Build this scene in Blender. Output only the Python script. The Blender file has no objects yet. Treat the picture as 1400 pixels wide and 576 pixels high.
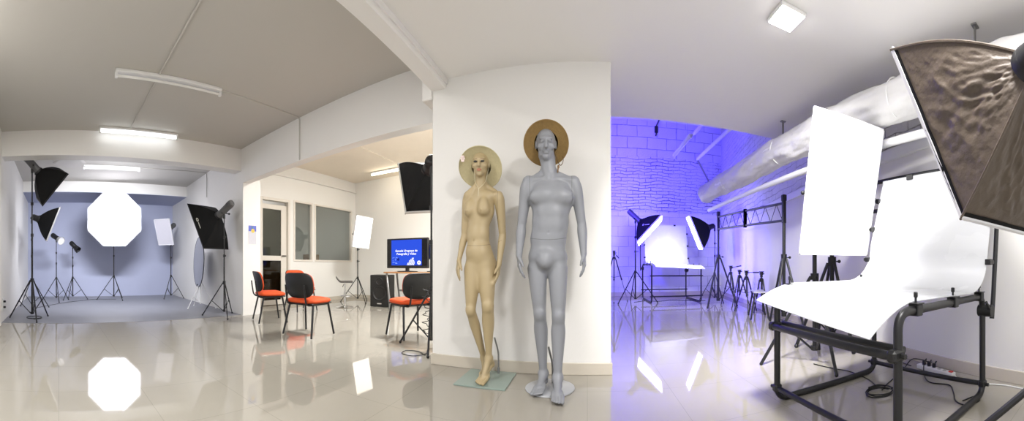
import bpy, math, random
import numpy as np
from mathutils import noise as mnoise
from mathutils import Vector, Matrix, Euler

random.seed(7)
S = bpy.context.scene
COL = S.collection
PI = math.pi

# ---------------------------------------------------------------- camera (cylindrical panorama)
F, X0, Y0, H = 460.0, 803.0, 363.7, 0.9
cam = bpy.data.cameras.new('camera')
camo = bpy.data.objects.new('camera', cam)
COL.objects.link(camo)
camo.location = (0, 0, H)
camo.rotation_euler = (PI/2, 0, (X0-700)/F)
cam.type = 'PANO'
cam.panorama_type = 'CENTRAL_CYLINDRICAL'
cam.central_cylindrical_range_u_min = -700/F
cam.central_cylindrical_range_u_max = 700/F
cam.central_cylindrical_range_v_min = -(576-Y0)/F
cam.central_cylindrical_range_v_max = Y0/F
cam.central_cylindrical_radius = 1.0
cam.clip_start = 0.01
S.camera = camo

# ---------------------------------------------------------------- world + exposure + big lights
W_STRENGTH = 1.12
E_TUBE, E_TUBE_TV, E_LED, E_OCTA, E_KEY, E_DARK, E_TV, E_BACK = 5.5, 17, 30, 6.0, 2.5, 1.15, 3.4, 22.0
w = bpy.data.worlds.new('daylight'); S.world = w; w.use_nodes = True
w.node_tree.nodes['Background'].inputs[0].default_value = (1.0, 0.99, 0.985, 1)
w.node_tree.nodes['Background'].inputs[1].default_value = W_STRENGTH
S.view_settings.view_transform = 'Standard'
S.view_settings.look = 'None'
S.view_settings.gamma = 1
S.view_settings.use_curve_mapping = False
S.view_settings.exposure = 0.58

def area_light(name, loc, target, size, power, col, spread=PI):
    l = bpy.data.lights.new(name, 'AREA'); l.shape = 'DISK'; l.size = size; l.energy = power; l.color = col
    l.spread = spread
    o = bpy.data.objects.new(name, l); COL.objects.link(o); o.location = loc
    o.rotation_euler = (Vector(target)-Vector(loc)).to_track_quat('-Z', 'Y').to_euler()
    return o
BLUE = (0.075, 0.04, 1.0)
area_light('blue_gel_lamp', (-0.55, 6.6, 2.9), (1.2, 9.9, 3.6), 0.35, 205, BLUE, math.radians(130))
area_light('blue_gel_lamp', (-0.55, 6.2, 1.6), (3.6, 7.6, 1.0), 0.35, 45, BLUE, math.radians(60))
def fill_light(name, loc, sx, sy, power, col):
    l = bpy.data.lights.new(name, 'AREA'); l.shape = 'RECTANGLE'; l.size = sx; l.size_y = sy; l.energy = power; l.color = col
    o = bpy.data.objects.new(name, l); COL.objects.link(o); o.location = loc
    return o
NEUTRAL, WARM, COOL = (1,.985,.97), (1,1,.99), (.90,.92,1)
fill_light('fill_light', (-1.95, .6, 2.99), .25, 1.0, 14, NEUTRAL)  # added fill above the frame, no fixture known there
fill_light('fill_light', (-2.6, -.2, 2.99), .25, 1.0, 38, NEUTRAL)  # second added fill over the left room, also out of view
o = fill_light('fill_light', (-5.66, 1.2, 2.74), .15, 1.25, 60, COOL); o.data.spread = math.radians(112); o.rotation_euler = (0, math.radians(56), 0)  # unseen fill behind the lintel, added to brighten the alcove
fill_light('fill_light', (-2.1, 4.6, 3.2), 1.25, .2, 150, WARM)  # unseen fill behind the pillar, added for the television room
fill_light('fill_light', (.75, .4, 2.55), .3, .3, 46, NEUTRAL)  # added overhead fill for the right room, out of view
area_light('fill_light', (1.0, 1.35, 2.5), (1.95, 3.8, 0), .4, 52, NEUTRAL, math.radians(86))  # added fill aimed at the right room's floor and wall
area_light('fill_light', (1.55, .2, 2.5), (2.2, .9, 0), .4, 8, NEUTRAL, math.radians(100))  # weak added fill towards the near right wall
fill_light('fill_light', (-7.2, 5.6, 3.2), .6, .6, 9, NEUTRAL)  # added fill that brightens the office behind the glass

# ---------------------------------------------------------------- helpers
def pt(px, D, z=0.0):
    t = (px-X0)/F
    return Vector((D*math.sin(t), D*math.cos(t), z))
def zat(py, D): return H+(Y0-py)/F*D
def fl(py): return H*F/(py-Y0)

def lin(c):
    o = []
    for v in c:
        v /= 255.0
        o.append(v/12.92 if v <= .04045 else ((v+.055)/1.055)**2.4)
    return (o[0], o[1], o[2], 1)

def mat(name, rgb, rough=.5, metal=0, noise=.06, nscale=6.0, bump=0.0, bscale=40.0, spec=.5, coat=0, trans=0, emit=None, estr=0, sub=0):
    m = bpy.data.materials.new(name); m.use_nodes = True
    nt = m.node_tree; N = nt.nodes; L = nt.links
    b = N['Principled BSDF']
    c = lin(rgb)
    tc = N.new('ShaderNodeTexCoord')
    if noise > 0:
        nz = N.new('ShaderNodeTexNoise'); nz.inputs['Scale'].default_value = nscale; nz.inputs['Detail'].default_value = 4
        L.new(tc.outputs['Object'], nz.inputs['Vector'])
        mx = N.new('ShaderNodeMix'); mx.data_type = 'RGBA'
        L.new(nz.outputs['Fac'], mx.inputs['Factor'])
        mx.inputs['A'].default_value = tuple(min(1, v*(1-noise)) for v in c[:3])+(1,)
        mx.inputs['B'].default_value = tuple(min(1, v*(1+noise)) for v in c[:3])+(1,)
        L.new(mx.outputs['Result'], b.inputs['Base Color'])
    else:
        b.inputs['Base Color'].default_value = c
    b.inputs['Roughness'].default_value = rough
    b.inputs['Metallic'].default_value = metal
    b.inputs['Specular IOR Level'].default_value = spec
    b.inputs['Coat Weight'].default_value = coat
    b.inputs['Transmission Weight'].default_value = trans
    if sub:
        b.inputs['Subsurface Weight'].default_value = sub
        b.inputs['Subsurface Radius'].default_value = (.05, .05, .05)
    if emit:
        b.inputs['Emission Color'].default_value = lin(emit)
        b.inputs['Emission Strength'].default_value = estr
    if bump > 0:
        n2 = N.new('ShaderNodeTexNoise'); n2.inputs['Scale'].default_value = bscale; n2.inputs['Detail'].default_value = 5
        L.new(tc.outputs['Object'], n2.inputs['Vector'])
        bp = N.new('ShaderNodeBump'); bp.inputs['Strength'].default_value = bump; bp.inputs['Distance'].default_value = .02
        L.new(n2.outputs['Fac'], bp.inputs['Height']); L.new(bp.outputs['Normal'], b.inputs['Normal'])
    return m

def glow(name, rgb, strength):
    m = bpy.data.materials.new(name); m.use_nodes = True
    nt = m.node_tree; nt.nodes.clear()
    e = nt.nodes.new('ShaderNodeEmission'); e.inputs[0].default_value = lin(rgb); e.inputs[1].default_value = strength
    o = nt.nodes.new('ShaderNodeOutputMaterial'); nt.links.new(e.outputs[0], o.inputs[0])
    return m

def tile_mat(name, rgb, rough, size=.6):
    m = bpy.data.materials.new(name); m.use_nodes = True
    nt = m.node_tree; N = nt.nodes; L = nt.links; b = N['Principled BSDF']
    tc = N.new('ShaderNodeTexCoord')
    br = N.new('ShaderNodeTexBrick'); br.offset = 0; br.squash = 1
    br.inputs['Scale'].default_value = 1; br.inputs['Brick Width'].default_value = size; br.inputs['Row Height'].default_value = size
    br.inputs['Mortar Size'].default_value = .0016; br.inputs['Mortar Smooth'].default_value = .2; br.inputs['Bias'].default_value = 0
    c = lin(rgb)
    br.inputs['Color1'].default_value = c
    br.inputs['Color2'].default_value = tuple(v*.98 for v in c[:3])+(1,)
    br.inputs['Mortar'].default_value = tuple(v*.72 for v in c[:3])+(1,)
    L.new(tc.outputs['Object'], br.inputs['Vector'])
    nz = N.new('ShaderNodeTexNoise'); nz.inputs['Scale'].default_value = 3; nz.inputs['Detail'].default_value = 6
    L.new(tc.outputs['Object'], nz.inputs['Vector'])
    mp = N.new('ShaderNodeMapRange'); mp.inputs['To Min'].default_value = rough*.6; mp.inputs['To Max'].default_value = rough*1.4
    L.new(nz.outputs['Fac'], mp.inputs['Value']); L.new(mp.outputs['Result'], b.inputs['Roughness'])
    L.new(br.outputs['Color'], b.inputs['Base Color'])
    b.inputs['Specular IOR Level'].default_value = .5
    b.inputs['IOR'].default_value = 1.5
    return m

def brick_mat(name, rgb, mortar, bw, bh, msize, bump, warp=.02, fade=.5):
    """painted masonry: coordinates x along the wall, z up (object space)"""
    m = bpy.data.materials.new(name); m.use_nodes = True
    nt = m.node_tree; N = nt.nodes; L = nt.links; b = N['Principled BSDF']
    tc = N.new('ShaderNodeTexCoord')
    sp = N.new('ShaderNodeSeparateXYZ'); L.new(tc.outputs['Object'], sp.inputs[0])
    cb = N.new('ShaderNodeCombineXYZ'); L.new(sp.outputs['X'], cb.inputs['X']); L.new(sp.outputs['Z'], cb.inputs['Y'])
    nz = N.new('ShaderNodeTexNoise'); nz.inputs['Scale'].default_value = 2.5; nz.inputs['Detail'].default_value = 5
    L.new(cb.outputs[0], nz.inputs['Vector'])
    ma = N.new('ShaderNodeVectorMath'); ma.operation = 'MULTIPLY_ADD'
    L.new(nz.outputs['Color'], ma.inputs[0]); ma.inputs[1].default_value = (warp*4, warp*4, 0); L.new(cb.outputs[0], ma.inputs[2])
    br = N.new('ShaderNodeTexBrick'); br.offset = .5
    br.inputs['Scale'].default_value = 1; br.inputs['Brick Width'].default_value = bw; br.inputs['Row Height'].default_value = bh
    br.inputs['Mortar Size'].default_value = msize; br.inputs['Mortar Smooth'].default_value = .6; br.inputs['Bias'].default_value = -.2
    c = lin(rgb)
    br.inputs['Color1'].default_value = c; br.inputs['Color2'].default_value = tuple(v*.9 for v in c[:3])+(1,)
    br.inputs['Mortar'].default_value = lin(mortar)
    L.new(ma.outputs[0], br.inputs['Vector'])
    n3 = N.new('ShaderNodeTexNoise'); n3.inputs['Scale'].default_value = 1.6; n3.inputs['Detail'].default_value = 6; n3.inputs['Roughness'].default_value = .7
    L.new(tc.outputs['Object'], n3.inputs['Vector'])
    mr = N.new('ShaderNodeMapRange'); mr.inputs['From Min'].default_value = .42; mr.inputs['From Max'].default_value = .58
    mr.inputs['To Min'].default_value = fade; mr.inputs['To Max'].default_value = 1
    L.new(n3.outputs['Fac'], mr.inputs['Value'])
    mx = N.new('ShaderNodeMix'); mx.data_type = 'RGBA'; mx.inputs['A'].default_value = c
    L.new(mr.outputs[0], mx.inputs['Factor']); L.new(br.outputs['Color'], mx.inputs['B'])
    L.new(mx.outputs['Result'], b.inputs['Base Color'])
    b.inputs['Roughness'].default_value = .7
    n4 = N.new('ShaderNodeTexNoise'); n4.inputs['Scale'].default_value = 25; n4.inputs['Detail'].default_value = 4
    L.new(tc.outputs['Object'], n4.inputs['Vector'])
    sb = N.new('ShaderNodeMath'); sb.operation = 'SUBTRACT'; L.new(n4.outputs['Fac'], sb.inputs[0]); 
    mf = N.new('ShaderNodeMath'); mf.operation = 'MULTIPLY'; mf.inputs[1].default_value = 3; L.new(br.outputs['Fac'], mf.inputs[0]); L.new(mf.outputs[0], sb.inputs[1])
    bp = N.new('ShaderNodeBump'); bp.inputs['Strength'].default_value = bump; bp.inputs['Distance'].default_value = .012
    L.new(sb.outputs[0], bp.inputs['Height']); L.new(bp.outputs['Normal'], b.inputs['Normal'])
    return m

def glass_mat(name, tint=(.86, .92, .9), refl=1.0):
    m = bpy.data.materials.new(name); m.use_nodes = True
    nt = m.node_tree; N = nt.nodes; L = nt.links; N.clear()
    t = N.new('ShaderNodeBsdfTransparent'); t.inputs[0].default_value = (*tint, 1)
    g = N.new('ShaderNodeBsdfGlossy'); g.inputs['Roughness'].default_value = .01
    lw = N.new('ShaderNodeLayerWeight'); lw.inputs[0].default_value = .5
    pw = N.new('ShaderNodeMath'); pw.operation = 'POWER'; pw.inputs[1].default_value = 3.5; L.new(lw.outputs['Facing'], pw.inputs[0])
    mu = N.new('ShaderNodeMath'); mu.operation = 'MULTIPLY_ADD'; mu.inputs[1].default_value = .9*refl/2; mu.inputs[2].default_value = .05*refl/2; mu.use_clamp = True; L.new(pw.outputs[0], mu.inputs[0])
    mx = N.new('ShaderNodeMixShader'); L.new(mu.outputs[0], mx.inputs[0]); L.new(t.outputs[0], mx.inputs[1]); L.new(g.outputs[0], mx.inputs[2])
    o = N.new('ShaderNodeOutputMaterial'); L.new(mx.outputs[0], o.inputs[0])
    return m

class MB:
    def __init__(self): self.v = []; self.f = []; self.mi = []
    def add(self, vs, fs, mi=0):
        o = len(self.v); self.v += [Vector(p) for p in vs]
        self.f += [tuple(i+o for i in f) for f in fs]; self.mi += [mi]*len(fs)
        return self
    def box(self, a, b, M=None, mi=0):
        x0, y0, z0 = a; x1, y1, z1 = b
        vs = [Vector(p) for p in ((x0,y0,z0),(x1,y0,z0),(x1,y1,z0),(x0,y1,z0),(x0,y0,z1),(x1,y0,z1),(x1,y1,z1),(x0,y1,z1))]
        if M is not None: vs = [M @ p for p in vs]
        return self.add(vs, [(3,2,1,0),(4,5,6,7),(0,1,5,4),(1,2,6,5),(2,3,7,6),(3,0,4,7)], mi)
    def rbox(self, a, b, r=.004, M=None, mi=0):
        """chamfered box"""
        c = [(a[i]+b[i])/2 for i in range(3)]; h = [(b[i]-a[i])/2 for i in range(3)]
        r = min(r, min(h)*.9)
        vs = []; idx = {}
        for ax in range(3):
            for sx in (-1,1):
                for sy in (-1,1):
                    for sz in (-1,1):
                        s = (sx,sy,sz)
                        p = [c[i]+s[i]*(h[i]-(0 if i == ax else r)) for i in range(3)]
                        idx[(ax,s)] = len(vs); vs.append(Vector(p))
        fs = []
        for ax in range(3):
            u, v = (ax+1)%3, (ax+2)%3
            for s in (-1,1):
                q = []
                for (a1,b1) in ((-1,-1),(1,-1),(1,1),(-1,1)):
                    k = [0,0,0]; k[ax] = s; k[u] = a1; k[v] = b1; q.append(idx[(ax,tuple(k))])
                fs.append(tuple(q if s > 0 else q[::-1]))
        for ax in range(3):
            u, v = (ax+1)%3, (ax+2)%3
            for a1 in (-1,1):
                for b1 in (-1,1):
                    k0 = [0,0,0]; k1 = [0,0,0]
                    k0[ax] = -1; k1[ax] = 1
                    for k in (k0,k1): k[u] = a1; k[v] = b1
                    q = [idx[(u,tuple(k0))], idx[(u,tuple(k1))], idx[(v,tuple(k1))], idx[(v,tuple(k0))]]
                    fs.append(tuple(q if a1*b1 < 0 else q[::-1]))
        for s in [(x,y,z) for x in (-1,1) for y in (-1,1) for z in (-1,1)]:
            q = [idx[(0,s)], idx[(1,s)], idx[(2,s)]]
            fs.append(tuple(q if s[0]*s[1]*s[2] > 0 else q[::-1]))
        if M is not None: vs = [M @ p for p in vs]
        return self.add(vs, fs, mi)
    def tube(self, pts, r, n=10, closed=False, mi=0, cap=True):
        pts = [Vector(p) for p in pts]; m = len(pts)
        rs = r if isinstance(r, (list, tuple)) else [r]*m
        def tan(i):
            if closed: d = pts[(i+1)%m]-pts[i-1]
            elif i == 0: d = pts[1]-pts[0]
            elif i == m-1: d = pts[-1]-pts[-2]
            else: d = (pts[i+1]-pts[i]).normalized()+(pts[i]-pts[i-1]).normalized()
            return d.normalized() if d.length > 1e-9 else Vector((0,0,1))
        t = tan(0); nrm = t.orthogonal().normalized()
        vs = []
        for i in range(m):
            t2 = tan(i)
            q = t.rotation_difference(t2); nrm = (q @ nrm); nrm = (nrm-t2*nrm.dot(t2)).normalized(); t = t2
            bn = t.cross(nrm)
            for k in range(n):
                a = 2*PI*k/n
                vs.append(pts[i]+(nrm*math.cos(a)+bn*math.sin(a))*rs[i])
        fs = []
        for i in range(m if closed else m-1):
            j = (i+1)%m
            for k in range(n):
                k2 = (k+1)%n
                fs.append((i*n+k, i*n+k2, j*n+k2, j*n+k))
        if cap and not closed:
            fs.append(tuple(range(n))[::-1]); fs.append(tuple((m-1)*n+k for k in range(n)))
        return self.add(vs, fs, mi)
    def cyl(self, a, b, r0, r1=None, n=14, mi=0):
        return self.tube([a, b], [r0, r0 if r1 is None else r1], n, mi=mi)
    def lathe(self, prof, M=None, n=32, mi=0, closed=False):
        """profile of (r, z) turned about local z"""
        vs = []; m = len(prof)
        for (r, z) in prof:
            for k in range(n):
                a = 2*PI*k/n
                p = Vector((max(r,1e-5)*math.cos(a), max(r,1e-5)*math.sin(a), z))
                vs.append(M @ p if M is not None else p)
        fs = []
        for i in range(m if closed else m-1):
            j = (i+1)%m
            for k in range(n):
                k2 = (k+1)%n
                fs.append((i*n+k, i*n+k2, j*n+k2, j*n+k))
        return self.add(vs, fs, mi)
    def sphere(self, c, r, n=14, M=None, mi=0):
        rr = r if isinstance(r, (tuple, list)) else (r, r, r)
        T = Matrix.Translation(c) @ (M if M is not None else Matrix.Identity(4)) @ Matrix.Diagonal((*rr, 1))
        return self.lathe([(math.sin(PI*i/n), -math.cos(PI*i/n)) for i in range(n+1)], T, n*2, mi)
    def prism(self, poly, z0, z1, mi=0, M=None):
        n = len(poly)
        vs = [Vector((x,y,z0)) for x,y in poly]+[Vector((x,y,z1)) for x,y in poly]
        if M is not None: vs = [M @ p for p in vs]
        fs = [tuple(range(n))[::-1], tuple(range(n,2*n))]+[(i,(i+1)%n,n+(i+1)%n,n+i) for i in range(n)]
        return self.add(vs, fs, mi)
    def grid(self, fn, nu, nv, mi=0):
        vs = [fn(i/nu, j/nv) for j in range(nv+1) for i in range(nu+1)]
        fs = [(j*(nu+1)+i, j*(nu+1)+i+1, (j+1)*(nu+1)+i+1, (j+1)*(nu+1)+i) for j in range(nv) for i in range(nu)]
        return self.add(vs, fs, mi)
    def build(self, name, mats, parent=None, smooth=35, loc=None):
        me = bpy.data.meshes.new(name)
        me.from_pydata([tuple(p) for p in self.v], [], self.f)
        if not isinstance(mats, (list, tuple)): mats = [mats]
        for m in mats: me.materials.append(m)
        if any(self.mi): me.polygons.foreach_set('material_index', self.mi)
        me.validate(); me.update()
        if smooth:
            me.shade_smooth(); me.set_sharp_from_angle(angle=math.radians(smooth))
        o = bpy.data.objects.new(name, me); COL.objects.link(o)
        if parent is not None: o.parent = parent
        if loc is not None: o.location = loc
        return o

def empty(name, loc=(0,0,0), rz=0):
    o = bpy.data.objects.new(name, None); COL.objects.link(o); o.location = loc; o.rotation_euler = (0,0,rz)
    o.empty_display_size = .1
    return o
def tag(o, label, cat, group=None, kind=None):
    o['label'] = label; o['category'] = cat
    if group: o['group'] = group
    if kind: o['kind'] = kind
    return o
def thing(name, label, cat, loc=(0,0,0), rz=0, group=None):
    return tag(empty(name, loc, rz), label, cat, group)
def struct(o): o['kind'] = 'structure'; return o
def copy_tree(o, parent=None):
    c = o.copy(); COL.objects.link(c); c.parent = parent
    for ch in list(o.children): copy_tree(ch, c)
    return c

def catmull(ps, n=8):
    ps = [Vector(p) for p in ps]; out = []
    q = [ps[0]*2-ps[1]]+ps+[ps[-1]*2-ps[-2]]
    for i in range(1, len(q)-2):
        for k in range(n):
            t = k/n
            a, b, c, d = q[i-1], q[i], q[i+1], q[i+2]
            out.append(.5*((2*b)+(c-a)*t+(2*a-5*b+4*c-d)*t*t+(3*b-a-3*c+d)*t**3))
    out.append(ps[-1]); return out
def fillet(ps, r, n=6, closed=False):
    ps = [Vector(p) for p in ps]; out = []; m = len(ps)
    for i in range(m):
        if not closed and i in (0, m-1): out.append(ps[i]); continue
        a, b, c = ps[i-1], ps[i], ps[(i+1)%m]
        d0 = (a-b); d1 = (c-b)
        rr = min(r, d0.length*.45, d1.length*.45)
        p0 = b+d0.normalized()*rr; p1 = b+d1.normalized()*rr
        for k in range(n+1):
            t = k/n
            out.append(p0*(1-t)**2+b*2*t*(1-t)+p1*t*t)
    return out

# ---------------------------------------------------------------- materials
M = {}
M['white_wall'] = mat('white_wall_paint', (226,224,220), .65, noise=.025, nscale=1.2, bump=.05, bscale=18)
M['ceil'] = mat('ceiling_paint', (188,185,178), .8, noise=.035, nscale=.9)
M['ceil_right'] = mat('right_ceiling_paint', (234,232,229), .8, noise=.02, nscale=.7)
M['cream_wall'] = mat('cream_wall_paint', (230,228,223), .65, noise=.025, nscale=1.2)
M['tvceil'] = mat('warm_ceiling_paint', (234,224,208), .8, noise=.03)
M['grey_blue'] = mat('grey_blue_wall_paint', (168,173,196), .7, noise=.05, nscale=1.0)
M['grey_floor'] = mat('grey_floor_paint', (128,129,136), .45, noise=.07, nscale=2.5)
M['tile'] = tile_mat('polished_porcelain_tile', (157,152,141), .035)
M['base'] = mat('baseboard_tile', (196,188,174), .25, noise=.03)
M['brick'] = brick_mat('painted_brick', (205,206,214), (92,92,104), .36, .095, .010, 1.0, .045, .0)
M['block_up'] = brick_mat('painted_block_upper', (205,206,214), (110,110,124), .60, .34, .010, .8, .012, .3)
M['block'] = brick_mat('painted_block', (216,216,222), (150,150,158), .62, .30, .008, .45, .012, .2)
M['brick_r'] = brick_mat('white_painted_brick', (206,205,204), (146,144,142), .36, .11, .006, 1.0, .035, .0)
M['black'] = mat('black_powder_coat', (22,22,24), .4, noise=.1)
M['blackplastic'] = mat('black_plastic', (20,20,21), .45, noise=.08, bump=.08, bscale=200)
M['fabric'] = mat('black_softbox_fabric', (10,10,11), .75, noise=.2, nscale=10, bump=.35, bscale=9, spec=.25)
M['brownfabric'] = mat('black_nylon_sheen', (86,75,65), .50, noise=.22, nscale=6, bump=.55, bscale=14, spec=.55)
M['rimwhite'] = mat('white_rim_binding', (225,225,228), .5, noise=.02)
M['rimgrey'] = mat('silver_rim_binding', (176,174,170), .45, noise=.03)
M['diff_off'] = mat('white_diffuser_cloth', (206,204,212), .7, noise=.02)
M['grey_strobe'] = mat('grey_strobe_case', (84,84,84), .45, noise=.05)
M['chrome'] = mat('chrome', (215,215,215), .12, 1, noise=.02)
M['steel'] = mat('grey_steel', (150,150,150), .35, .8, noise=.05)
M['whitemetal'] = mat('white_enamel', (228,228,226), .35, noise=.02)
M['tube_off'] = mat('unlit_fluorescent_tube', (222,222,216), .3, noise=.01)
M['tube_on'] = glow('lit_fluorescent_tube', (245,250,255), E_TUBE)
M['tube_tv'] = glow('lit_warm_tube', (255,240,214), E_TUBE_TV)
M['led'] = glow('lit_led_diffuser', (255,253,248), E_LED)
M['octa_on'] = glow('lit_octabox_cloth', (243,243,255), E_OCTA)
M['key_on'] = glow('lit_softbox_cloth', (255,253,250), E_KEY)
M['dark_on'] = glow('lit_black_softbox_cloth', (255,253,250), E_DARK)
M['tv_on'] = glow('lit_warm_softbox_cloth', (255,244,226), E_TV)
M['back_on'] = glow('lit_cool_softbox_cloth', (240,240,255), E_BACK)
M['orange'] = mat('orange_upholstery', (205,74,20), .75, noise=.12, nscale=30, bump=.12, bscale=300)
M['wood'] = mat('wood_tabletop', (166,120,76), .4, noise=.15, nscale=8)
M['plastic_film'] = mat('white_plastic_wrap', (206,205,204), .55, noise=.04, nscale=3, bump=.8, bscale=6)
M['pipe'] = mat('white_pipe_paint', (226,226,226), .45, noise=.02)
M['door'] = mat('cream_door_paint', (222,216,206), .45, noise=.02)
M['glass'] = glass_mat('window_glass', (.80,.83,.82), 2.8)
M['doorglass'] = glass_mat('dark_door_glass', (.40,.40,.36), 1.2)
M['straw'] = mat('pale_straw', (196,186,148), .75, noise=.12, nscale=60, bump=.4, bscale=160)
M['straw2'] = mat('golden_straw', (142,114,66), .75, noise=.22, nscale=50, bump=.4, bscale=160)
M['speaker'] = mat('speaker_cabinet', (24,23,22), .6, noise=.1)
M['cone'] = mat('speaker_cone', (29,28,28), .5, noise=.05)
M['screenblack'] = mat('screen_border', (10,10,12), .15, noise=0)
M['white_strip'] = mat('white_plastic', (225,225,222), .4, noise=.01)
M['cable'] = mat('black_cable', (20,20,20), .5, noise=0)
M['whitecable'] = mat('white_cable', (220,220,215), .5, noise=0)
M['red'] = mat('red_switch', (200,40,20), .3, noise=0)
M['logo'] = mat('silver_print', (190,190,180), .4, noise=0)
M['silver_reflector'] = mat('silver_reflector_cloth', (150,152,162), .45, .2, noise=.08, nscale=4)
M['dirt'] = mat('ceiling_vent_grey', (190,187,182), .8, noise=.05)

def acrylic(name):
    m = bpy.data.materials.new(name); m.use_nodes = True
    nt = m.node_tree; N = nt.nodes; L = nt.links
    b = N['Principled BSDF']
    tc = N.new('ShaderNodeTexCoord'); nz = N.new('ShaderNodeTexNoise'); nz.inputs['Scale'].default_value = 4
    L.new(tc.outputs['Object'], nz.inputs['Vector'])
    mp = N.new('ShaderNodeMapRange'); mp.inputs['To Min'].default_value = .22; mp.inputs['To Max'].default_value = .32
    L.new(nz.outputs['Fac'], mp.inputs['Value']); L.new(mp.outputs[0], b.inputs['Roughness'])
    b.inputs['Base Color'].default_value = (.74,.75,.77,1)
    t = N.new('ShaderNodeBsdfTranslucent'); t.inputs[0].default_value = (.74,.75,.77,1)
    mx = N.new('ShaderNodeMixShader'); mx.inputs[0].default_value = .35
    L.new(b.outputs[0], mx.inputs[1]); L.new(t.outputs[0], mx.inputs[2])
    L.new(mx.outputs[0], N['Material Output'].inputs[0])
    return m
M['acrylic'] = acrylic('white_acrylic_sheet')

# ---------------------------------------------------------------- the setting
YL = -0.9       # left wall
XA, XB = -5.27, -9.85       # alcove opening, alcove back
ZM, ZR, ZT, ZH = 3.03, 2.584, 3.25, 5.25
YP = 2.77
def wall(name, a, b, m, **k): return struct(MB().box(a, b).build(name, m, smooth=0))

wall('floor', (-10.2,-3.0,-.12), (4.8,10.3,0), M['tile'])
g = MB().prism([(XA+.02,YL),(XA-.02,3.2),(XB-.05,3.48),(XB-.05,YL)], 0, .004)
struct(g.build('alcove_floor', M['grey_floor'], smooth=0))
wall('wall_left', (-9.95,YL-.1,0), (-2.4,YL,3.15), M['white_wall'])
wall('alcove_wall_back', (XB-.1,YL,0), (XB,3.6,3.15), M['grey_blue'])
struct(MB().prism([(-5.2,3.17),(-5.2,3.55),(XB-.1,3.85),(XB-.1,3.47)], 0, 3.2).build('alcove_wall_right', M['white_wall'], smooth=0))
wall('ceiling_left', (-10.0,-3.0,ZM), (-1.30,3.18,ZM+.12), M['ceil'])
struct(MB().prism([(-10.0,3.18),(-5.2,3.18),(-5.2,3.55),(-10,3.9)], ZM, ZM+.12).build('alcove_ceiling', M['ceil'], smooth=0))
b = MB().box((XA-.24,YL,2.635), (XA,3.18,ZM))
struct(b.build('alcove_lintel', M['white_wall'], smooth=0))
b = MB().box((XB,YL,2.765), (-8.45,3.48,ZM)); b.box((XB,YL,2.755),(-8.452,3.47,2.765), mi=1)
struct(b.build('alcove_beam', [M['white_wall'], M['grey_blue']], smooth=0))
# header over the opening to the screening room
wall('opening_lintel', (-5.2,3.17,2.41), (-1.2,3.32,3.3), M['white_wall'])
# beam between the two ceilings
b = MB().rbox((-1.385,-3.0,2.50), (-1.235,2.80,3.1), .012); b.box((-1.242,-3.0,2.535),(-1.222,2.77,2.584))
struct(b.build('ceiling_beam', M['ceil_right'], smooth=0))
struct(MB().rbox((-1.47,2.74,2.42),(-1.37,3.2,3.1),.008).build('corner_pillar', M['white_wall'], smooth=0))
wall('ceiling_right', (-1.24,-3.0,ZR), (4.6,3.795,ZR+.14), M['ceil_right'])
b = MB().rbox((-1.375,YP,0), (.195,3.2,3.3), .008)
struct(b.build('wall_pillar', M['white_wall'], smooth=0))
b = MB().rbox((-1.387,YP-.012,0), (.207,YP+.3,.1), .004)
struct(b.build('pillar_baseboard', M['base'], smooth=0))
wall('divider_wall', (-.9,3.2,0), (-.8,10.0,ZH), M['white_wall'])
wall('wall_upper', (-.9,3.795,ZR+.14), (4.6,3.9,ZH), M['white_wall'])
wall('ceiling_high', (-.9,3.795,ZH), (4.7,10.1,ZH+.1), M['white_wall'])
# brick end wall
wall('brick_wall', (-.9,9.9,2.50), (4.5,10.05,4.16), M['brick'])
wall('brick_wall_upper', (-.9,9.89,4.16), (4.5,10.05,ZH), M['block_up'])
wall('brick_wall_lower', (-.9,9.885,0), (4.5,10.05,2.50), M['block'])
b = MB().rbox((-.9,9.86,0), (4.5,9.885,.12), .004); struct(b.build('brick_wall_baseboard', M['base'], smooth=0))
# right wall (runs slightly askew), built along its own x axis
ang = math.atan2(1, .184)
def rw_x(y): return 2.321+.184*y
RW = Matrix.Translation((rw_x(-1.2),-1.2,0))
rwl = 11.5
def rwall(name, a, b, m):
    o = struct(MB().box(a, b).build(name, m, smooth=0)); o.location = (rw_x(-1.2),-1.2,0); o.rotation_euler = (0,0,ang); return o
rwall('wall_right', (0,-.16,0), (rwl,0,2.02), M['white_wall'])
rwall('brick_wall_right', (0,-.16,2.02), (rwl,-.02,ZH), M['brick_r'])
o = struct(MB().rbox((0,-.1,1.98), (rwl,.03,2.10), .01).build('trim_1', M['pipe'], smooth=0)); o.location = (rw_x(-1.2),-1.2,0); o.rotation_euler = (0,0,ang)
o = struct(MB().rbox((0,-.05,0), (rwl,.014,.10), .003).build('baseboard_right', M['base'], smooth=0)); o.location = (rw_x(-1.2),-1.2,0); o.rotation_euler = (0,0,ang)

# screening room beyond the opening
XD, YT = -6.1, 7.4
wall('screening_room_wall', (-8.2,YT,0), (-.8,YT+.1,ZT+.1), M['cream_wall'])
wall('screening_room_ceiling', (-8.2,3.32,ZT), (-.8,YT+.1,ZT+.1), M['tvceil'])
wall('office_wall_back', (-8.2,3.7,0), (-8.1,YT,ZT), M['cream_wall'])
b = MB()
def dw(y0, y1, z0, z1): b.box((XD-.10,y0,z0), (XD,y1,z1))
dy0, dy1 = 4.205, 4.95
w1a, w1b, w2a, w2b, wz0, wz1, dz = 5.15, 5.70, 5.83, 7.21, 1.04, 2.42, 2.385
dw(3.5,dy0,0,ZT); dw(dy0,dy1,dz,ZT); dw(dy1,w1a,0,ZT); dw(w1a,w1b,0,wz0); dw(w1a,w1b,wz1,ZT); dw(w1b,w2a,0,ZT)
dw(w2a,w2b,0,wz0); dw(w2a,w2b,wz1,ZT); dw(w2b,YT,0,ZT)
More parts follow.
